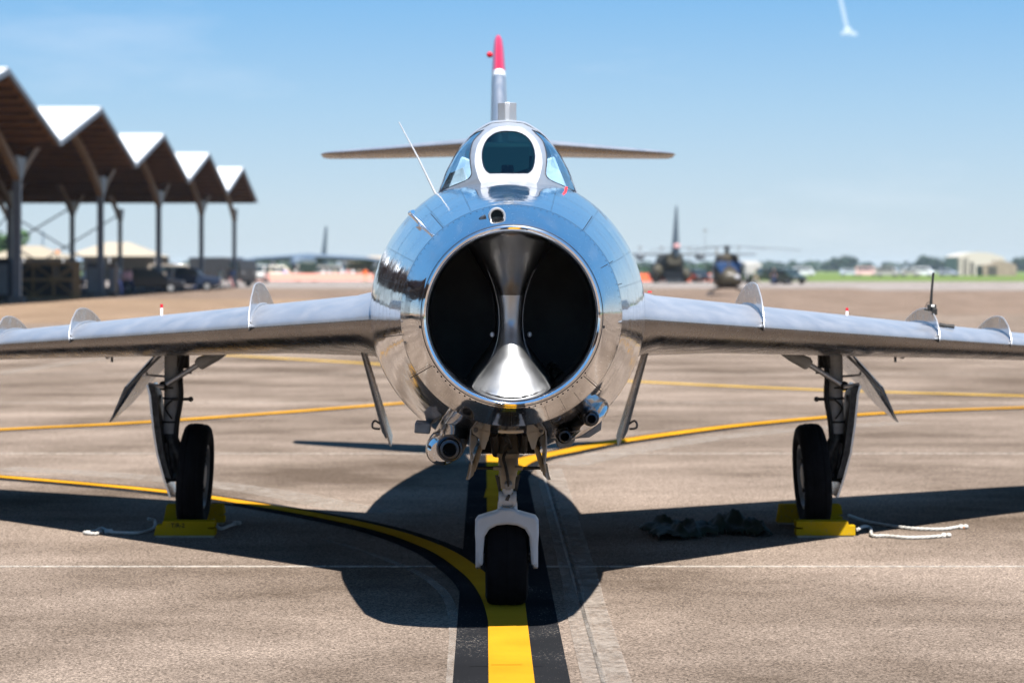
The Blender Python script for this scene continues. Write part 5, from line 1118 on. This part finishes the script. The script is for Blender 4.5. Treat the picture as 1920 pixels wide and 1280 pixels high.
# far right: small parked vehicles, hangar and blocks
for px, D, col, kd, lb in ((1625, 560, (.75, .5, .48), 'van', 'faded red van parked on the grass edge far right'), (1664, 520, (.8, .8, .8), 'van', 'white van parked on the far grass, left of a paler pair'), (1706, 545, (.8, .8, .8), 'suv', 'white car parked on the far grass, left one of a pair'),
                           (1731, 555, (.75, .77, .8), 'van', 'pale van parked on the far grass, right one of a pair'), (1592, 600, (.5, .55, .62), 'suv', 'grey car far off on the grass left of the faded red van'), (1508, 590, (.6, .62, .66), 'van', 'light grey van farthest off below the treeline'), (1778, 560, (.35, .38, .45), 'suv', 'slate grey car parked left of the white hangar')):
    car('parked_vehicle', lb, 'van' if kd == 'van' else 'car', *GD(px, D), R(rnd.uniform(-30, 30)), col, kd)
def hangar():
    D = 640; x0, x1 = GD(1796, D)[0], GD(1884, D)[0]; t = thing('fabric_hangar', 'off-white rounded hangar with dark side doors on the far grass', 'hangar', ((x0+x1)/2, D, 0)); m_ = simple('hangar_white', (.42, .39, .34), .7); dk = simple('hangar_dark', (.06, .06, .05), .8)
    H = 6.6; prof = [(0, 0), (0, 4.9), (.08, 5.5), (.25, 6.0), (.45, 6.2), (.7, 5.9), (.9, 5.2), (1, 4.6), (1, 0)]
    b = MB(); b.prism([(x0+(x1-x0)*a, D, z_) for a, z_ in prof], (0, 18, 0)); b.build('shell', m_, t, smooth=False)
    for f, w_, h_ in ((.13, .6, 4.4), (.3, .9, 3.6)): MB().box((x0+(x1-x0)*f, D-.1, h_/2), (w_, .15, h_)).build('door', dk, t, smooth=False)
    for f in (.02, .2): MB().box((x0+(x1-x0)*f, D-.12, 2.4), (.25, .2, 4.8)).build('door_post', dk, t, smooth=False)
    x0, x1 = GD(1843, 600)[0], GD(1906, 600)[0]; t = thing('bunker_block', 'brown stone-coloured bunker block in front of the white hangar', 'bunker', ((x0+x1)/2, 600, 0)); m_ = simple('bunker_brown', (.24, .20, .15), .9, var=.2, vscale=1)
    b = MB(); b.prism([(x0, 600, 0), (x1, 600, 0), (x1, 600, 2.6), (x0+(x1-x0)*.8, 600, 3.4), (x0+(x1-x0)*.5, 600, 3.9), (x0+(x1-x0)*.42, 600, 3.2), (x0, 600, 2.6)], (0, 8, 0)); b.build('walls', m_, t, smooth=False)
    MB().box((x0+(x1-x0)*.28, 599.9, 1.2), (2.2, .2, 2.4)).build('opening', dk, t, smooth=False)
hangar()
# temporary barrier mesh fences
def barrier(px0, px1, D, label, col):
    x0, x1 = GD(px0, D)[0], GD(px1, D)[0]; t = thing('barrier_fence', label, 'barrier', ((x0+x1)/2, D, 0), 'orange crowd barriers'); n_ = max(2, int((x1-x0)/3)); m_ = simple('barrier_mesh_%d' % int(col[1]*100), col, .8)
    for i in range(n_+1): MB().cyl((x0+(x1-x0)*i/n_, D, 0), (x0+(x1-x0)*i/n_, D, 1.15), .03, 6).build('post', M['galv'], t)
    for i in range(n_):
        xa, xb = x0+(x1-x0)*i/n_, x0+(x1-x0)*(i+1)/n_; MB().box(((xa+xb)/2, D-.04, .62), (xb-xa-.02, .02, .95)).build('net_panel', m_, t, smooth=False)
barrier(1190, 1338, 300, 'strong orange net barrier behind the helicopter and the transport airplane', (.85, .16, .07))
barrier(448, 700, 312, 'washed-out pink-orange net barrier in front of the crowd, left of the jet nose', (.80, .36, .28))
# crowd along the left barrier
specs = [(492, 'stand', 'white', 'grey', 'white-shirted person standing at the left end of the crowd', 322), (507, 'walk', 'cream', 'khaki', 'person in a cream shirt walking along the barrier', 325), (521, 'stand', 'white', 'navy', 'person in white top and navy trousers by the barrier', 320),
 (534, 'stand', 'lilac', 'blue', 'person in a lilac shirt with blue trousers left of the dark undercarriage', 316), (541, 'walk', 'pink', 'grey', 'person in a pink shirt close beside the lilac one', 320), (553, 'wide', 'white', 'tan', 'person in white with hands on hips left of the dark truck', 319),
 (606, 'stand', 'white', 'black', 'person in white with black trousers right of the dark truck', 320), (618, 'raise', 'white', 'grey', 'person in white raising a hand to the face', 322), (628, 'stand', 'cream', 'white', 'person in pale clothes in the middle of the crowd', 326),
 (640, 'walk', 'white', 'tan', 'person in white top and tan trousers mid-crowd', 330), (652, 'stand', 'pink', 'white', 'person in pink top and white trousers right in the crowd', 324), (662, 'stand', 'white', 'navy', 'person in white shirt near the right end of the crowd', 328),
 (674, 'walk', 'tan', 'grey', 'person in a tan shirt at the right end of the crowd', 330), (455, 'stand', 'white', 'black', 'person in a white shirt behind the last shelter column', 300), (466, 'walk', 'red', 'grey', 'person in a red shirt right of the last shelter column', 305)]
for px, ps, a, b_, lb, D in specs: person(px, D, ps, rnd.uniform(-2, 2), a, b_, lb, rnd.choice(['dark', 'fair']), 'crowd along the barrier')
person(685, 268, 'stand', .4, 'orange', 'khaki', 'person in a bright orange vest standing alone on the apron left of the jet nose', group='crew on the apron')
for px, D, ps, a, b_, lb in ((234, 152, 'stand', 'pink', 'black', 'person in a salmon shirt right of the second column'), (243, 155, 'walk', 'pink', 'navy', 'second person in a salmon shirt, farther right from the second column'), (222, 148, 'walk', 'grey', 'lilac', 'person in grey leaning forward just right of the second column'),
     (255, 176, 'stand', 'cream', 'khaki', 'person in a cream shirt behind the black car'), (267, 178, 'stand', 'tan', 'grey', 'person in a tan shirt behind the black car roof'), (342, 205, 'stand', 'orange', 'grey', 'person in an orange-brown shirt behind the navy pickup'), (358, 190, 'wide', 'red', 'grey', 'person in a dark red shirt at the tail of the navy pickup'),
     (366, 186, 'stand', 'grey', 'blue', 'person in grey between the pickup and the fourth column'), (413, 205, 'stand', 'cream', 'cream', 'person in pale khaki overalls left of the last column'), (430, 205, 'walk', 'navy', 'pink', 'person in navy shirt walking beside the last column'), (437, 212, 'stand', 'blue', 'grey', 'person in a blue shirt just left of the last column'),
     (157, 158, 'stand', 'white', 'navy', 'person in a white shirt between the timber crate frame and the grey locker')):
    person(px, D, ps, rnd.uniform(-2, 2), a, b_, lb, rnd.choice(['dark', 'fair']), 'people under the shelter')
car('utility_truck', 'dark brown-grey truck under the wing of the distant grey jet', 'truck', *GD(575, 318), R(-82), (.05, .045, .045), 'truck')
car('fuel_truck', 'white truck with round bright headlights and a blue roof sign left of the crowd', 'truck', *GD(485, 290), R(-92), (.55, .57, .6), 'van')
car('parked_van', 'cream van parked behind the barrier left of the lilac-shirted person', 'van', *GD(515, 345), R(5), (.8, .74, .62), 'van')
car('parked_van', 'white van parked behind the crowd right of the dark truck', 'van', *GD(622, 350), R(-8), (.8, .8, .8), 'van')
car('parked_van', 'tan van right under the cream marquee roof, behind the pickup', 'van', *GD(325, 245), R(4), (.22, .18, .14), 'van')
car('parked_van', 'white van behind the navy pickup, left of the fourth column', 'van', *GD(360, 250), R(-10), (.78, .78, .8), 'van')
# light masts on the right
for px, h_, lb in ((1322, 8.4, 'thin floodlight mast, tallest, above the helicopter tail'), (1200, 5.4, 'thin floodlight mast left of the transport airplane'), (1240, 5.4, 'thin floodlight mast rising behind the transport airplane'), (1385, 5.5, 'thin floodlight mast above the white box truck'), (1292, 5.3, 'short thin floodlight mast between the transport airplane and the helicopter')):
    x, y = GD(px, 420); t = thing('light_mast', lb, 'light mast', (x, y, 0), 'floodlight masts far across the apron'); MB().cyl((x, y, 0), (x, y, h_), .06, 6, .04).build('pole', M['galv'], t); MB().box((x, y, h_), (.7, .3, .35)).build('floodlight', M['greymetal'], t, smooth=False)
# ================================================================== TREES
def crown_mesh(seed, w_, h_, nleaf=900, s0=.5):
    r_ = random.Random(seed); b = MB(); lobes = [(r_.uniform(-.6, .6)*w_/2, r_.uniform(-.4, .4)*w_/2, h_*r_.uniform(.35, .85), r_.uniform(.28, .5)*w_/2) for _ in range(9)]+[(0, 0, h_*.6, w_*.38)]
    for _ in range(nleaf):
        lx, ly, lz, lr = r_.choice(lobes); u, v = r_.uniform(-1, 1), r_.uniform(0, 6.283); rr = lr*r_.uniform(.6, 1.08); q = math.sqrt(1-u*u)
        c = Vector((lx+rr*q*math.cos(v), ly+rr*q*math.sin(v), lz+rr*u*.8)); n_ = Vector((r_.gauss(0, 1), r_.gauss(0, 1), r_.gauss(0, 1))).normalized(); a_, c_ = b.frame(n_); s_ = s0*r_.uniform(.6, 1.3)
        b.add([c+a_*s_, c+c_*s_*.6, c-a_*s_, c-c_*s_*.6], [(0, 1, 2, 3)])
    return b
def tree(px, D, w_, h_, label, seed, m='leaf'):
    x, y = GD(px, D); t = thing('tree', label, 'tree', (x, y, 0)); b = crown_mesh(seed, w_, h_*.8, 1200, .5 if D < 600 else 1.0)
    b.v = [v+Vector((x, y, h_*.22)) for v in b.v]; b.build('crown', M[m], t, smooth=False, fixn=False)
    b = MB(); b.tube([(x, y, 0), (x+.1, y, h_*.3), (x-.1, y+.1, h_*.65)], [.35, .26, .1], 8)
    for k in range(4): a = k*1.6; b.tube([(x, y, h_*(.25+.07*k)), (x+math.cos(a)*w_*.25, y+math.sin(a)*w_*.25, h_*(.5+.07*k))], [.14, .05], 6)
    b.build('trunk', M['bark'], t)
tree(1569, 1690, 15, 8.2, 'bushy tree standing just above the treeline, left of a taller neighbour', 3)
tree(1592, 1700, 14, 9.8, 'tallest tree of the middle treeline, right of the bushy one', 4)
tree(1736, 1700, 15, 9.4, 'rounded tree standing above the treeline left of the white hangar', 5)
tree(1762, 1720, 17, 8.2, 'low broad tree next to the white hangar', 8)
tree(1918, 1650, 15, 9.0, 'tree at the right edge of the photo beyond the bunker', 6)
tree(14, 420, 9, 8.5, 'bright green tree behind the tan tent at the far left', 7, 'leaf2')
tl = MB(); r_ = random.Random(11)
def wood(x0, y0, x1, y1, hmin, hmax, n_, s0=1.1):
    for i in range(n_):
        f = i/n_; cx = x0+(x1-x0)*f+r_.uniform(-4, 4); cy = y0+(y1-y0)*f+r_.uniform(-20, 20); h_ = r_.uniform(hmin, hmax)*(1+.25*noise.noise(Vector((f*9, x0*.01, 0)))); w_ = r_.uniform(8, 15)
        for _ in range(70):
            u, v = r_.uniform(-1, 1), r_.uniform(0, 6.283); q = math.sqrt(1-u*u)*r_.uniform(.6, 1.05); c = Vector((cx+q*w_/2*math.cos(v), cy+q*w_/2*math.sin(v), h_*.5+u*h_*.5)); nn = Vector((r_.gauss(0, 1), r_.gauss(0, 1), r_.gauss(0, 1))).normalized(); a_, c_ = tl.frame(nn); s_ = s0*r_.uniform(.6, 1.4)
            tl.add([c+a_*s_, c+c_*s_*.7, c-a_*s_, c-c_*s_*.7], [(0, 1, 2, 3)])
wood(-520, 1740, 800, 1760, 5.2, 7.8, 330, 1.3); wood(800, 1750, 1100, 500, 6, 10, 120); wood(380, -420, 700, 500, 7, 12, 130); wood(-300, -420, 380, -420, 7, 12, 90)
wood(-62, 560, -14, 560, 2.0, 3.0, 34, .5); wood(14, 620, 60, 620, 2.0, 3.4, 20, .5)
o = tl.build('treeline', M['leaf'], smooth=False, fixn=False); tag(o, 'dark green treeline along the far edge of the airfield', 'woodland', kind='stuff')
# smoke trail
sm_ = bpy.data.materials.new('white_smoke'); sm_.use_nodes = True; t_ = sm_.node_tree; t_.nodes.clear()
o_ = N(t_, 'ShaderNodeOutputMaterial'); tr_ = N(t_, 'ShaderNodeBsdfTransparent'); df = N(t_, 'ShaderNodeBsdfDiffuse'); df.inputs[0].default_value = (.8, .8, .82, 1); lw = N(t_, 'ShaderNodeLayerWeight', i_Blend=.5)
mr_ = N(t_, 'ShaderNodeMapRange', i_1=0.0, i_2=0.75, i_3=0.14, i_4=0.0); mm_ = N(t_, 'ShaderNodeMixShader'); t_.links.new(lw.outputs['Facing'], mr_.inputs[0]); t_.links.new(mr_.outputs[0], mm_.inputs[0]); t_.links.new(tr_.outputs[0], mm_.inputs[1]); t_.links.new(df.outputs[0], mm_.inputs[2]); t_.links.new(mm_.outputs[0], o_.inputs[0])
def air(px, py, D): return P(px, py, D)
b = MB(); b.tube(smoothpts([air(1548, -110, 1600), air(1566, -40, 1600), air(1576, 0, 1600), air(1584, 35, 1600), air(1589, 58, 1600)], 6), 1.8, 16)
for dx, dy, r0 in ((-8, 63, 2.2), (-2, 61, 2.8), (5, 62, 2.6), (12, 64, 2.2), (0, 55, 2.4)): b.sphere(air(1590+dx, dy, 1600), r0, 14, (1.3, 1, .8))
o = b.build('smoke_trail', sm_); tag(o, 'thin white smoke trail with a puff at its lower end, upper right sky', 'smoke', kind='stuff')

# ================================================================== HAZE
b = MB(); b.box((0, 1500, 6.5), (5800, 4800, 17)); hz_ = b.build('haze', None, smooth=False); hz_.data.materials.clear()
hm = bpy.data.materials.new('thin_haze'); hm.use_nodes = True; t_ = hm.node_tree; t_.nodes.clear(); o_ = N(t_, 'ShaderNodeOutputMaterial'); pv = N(t_, 'ShaderNodeVolumePrincipled')
pv.inputs['Color'].default_value = (.72, .86, 1, 1); pv.inputs['Density'].default_value = 0.00008; pv.inputs['Anisotropy'].default_value = .2; t_.links.new(pv.outputs[0], o_.inputs['Volume'])
hz_.data.materials.append(hm); tag(hz_, kind='stuff'); hz_['label'] = 'thin pale blue haze over the airfield'; hz_['category'] = 'haze'
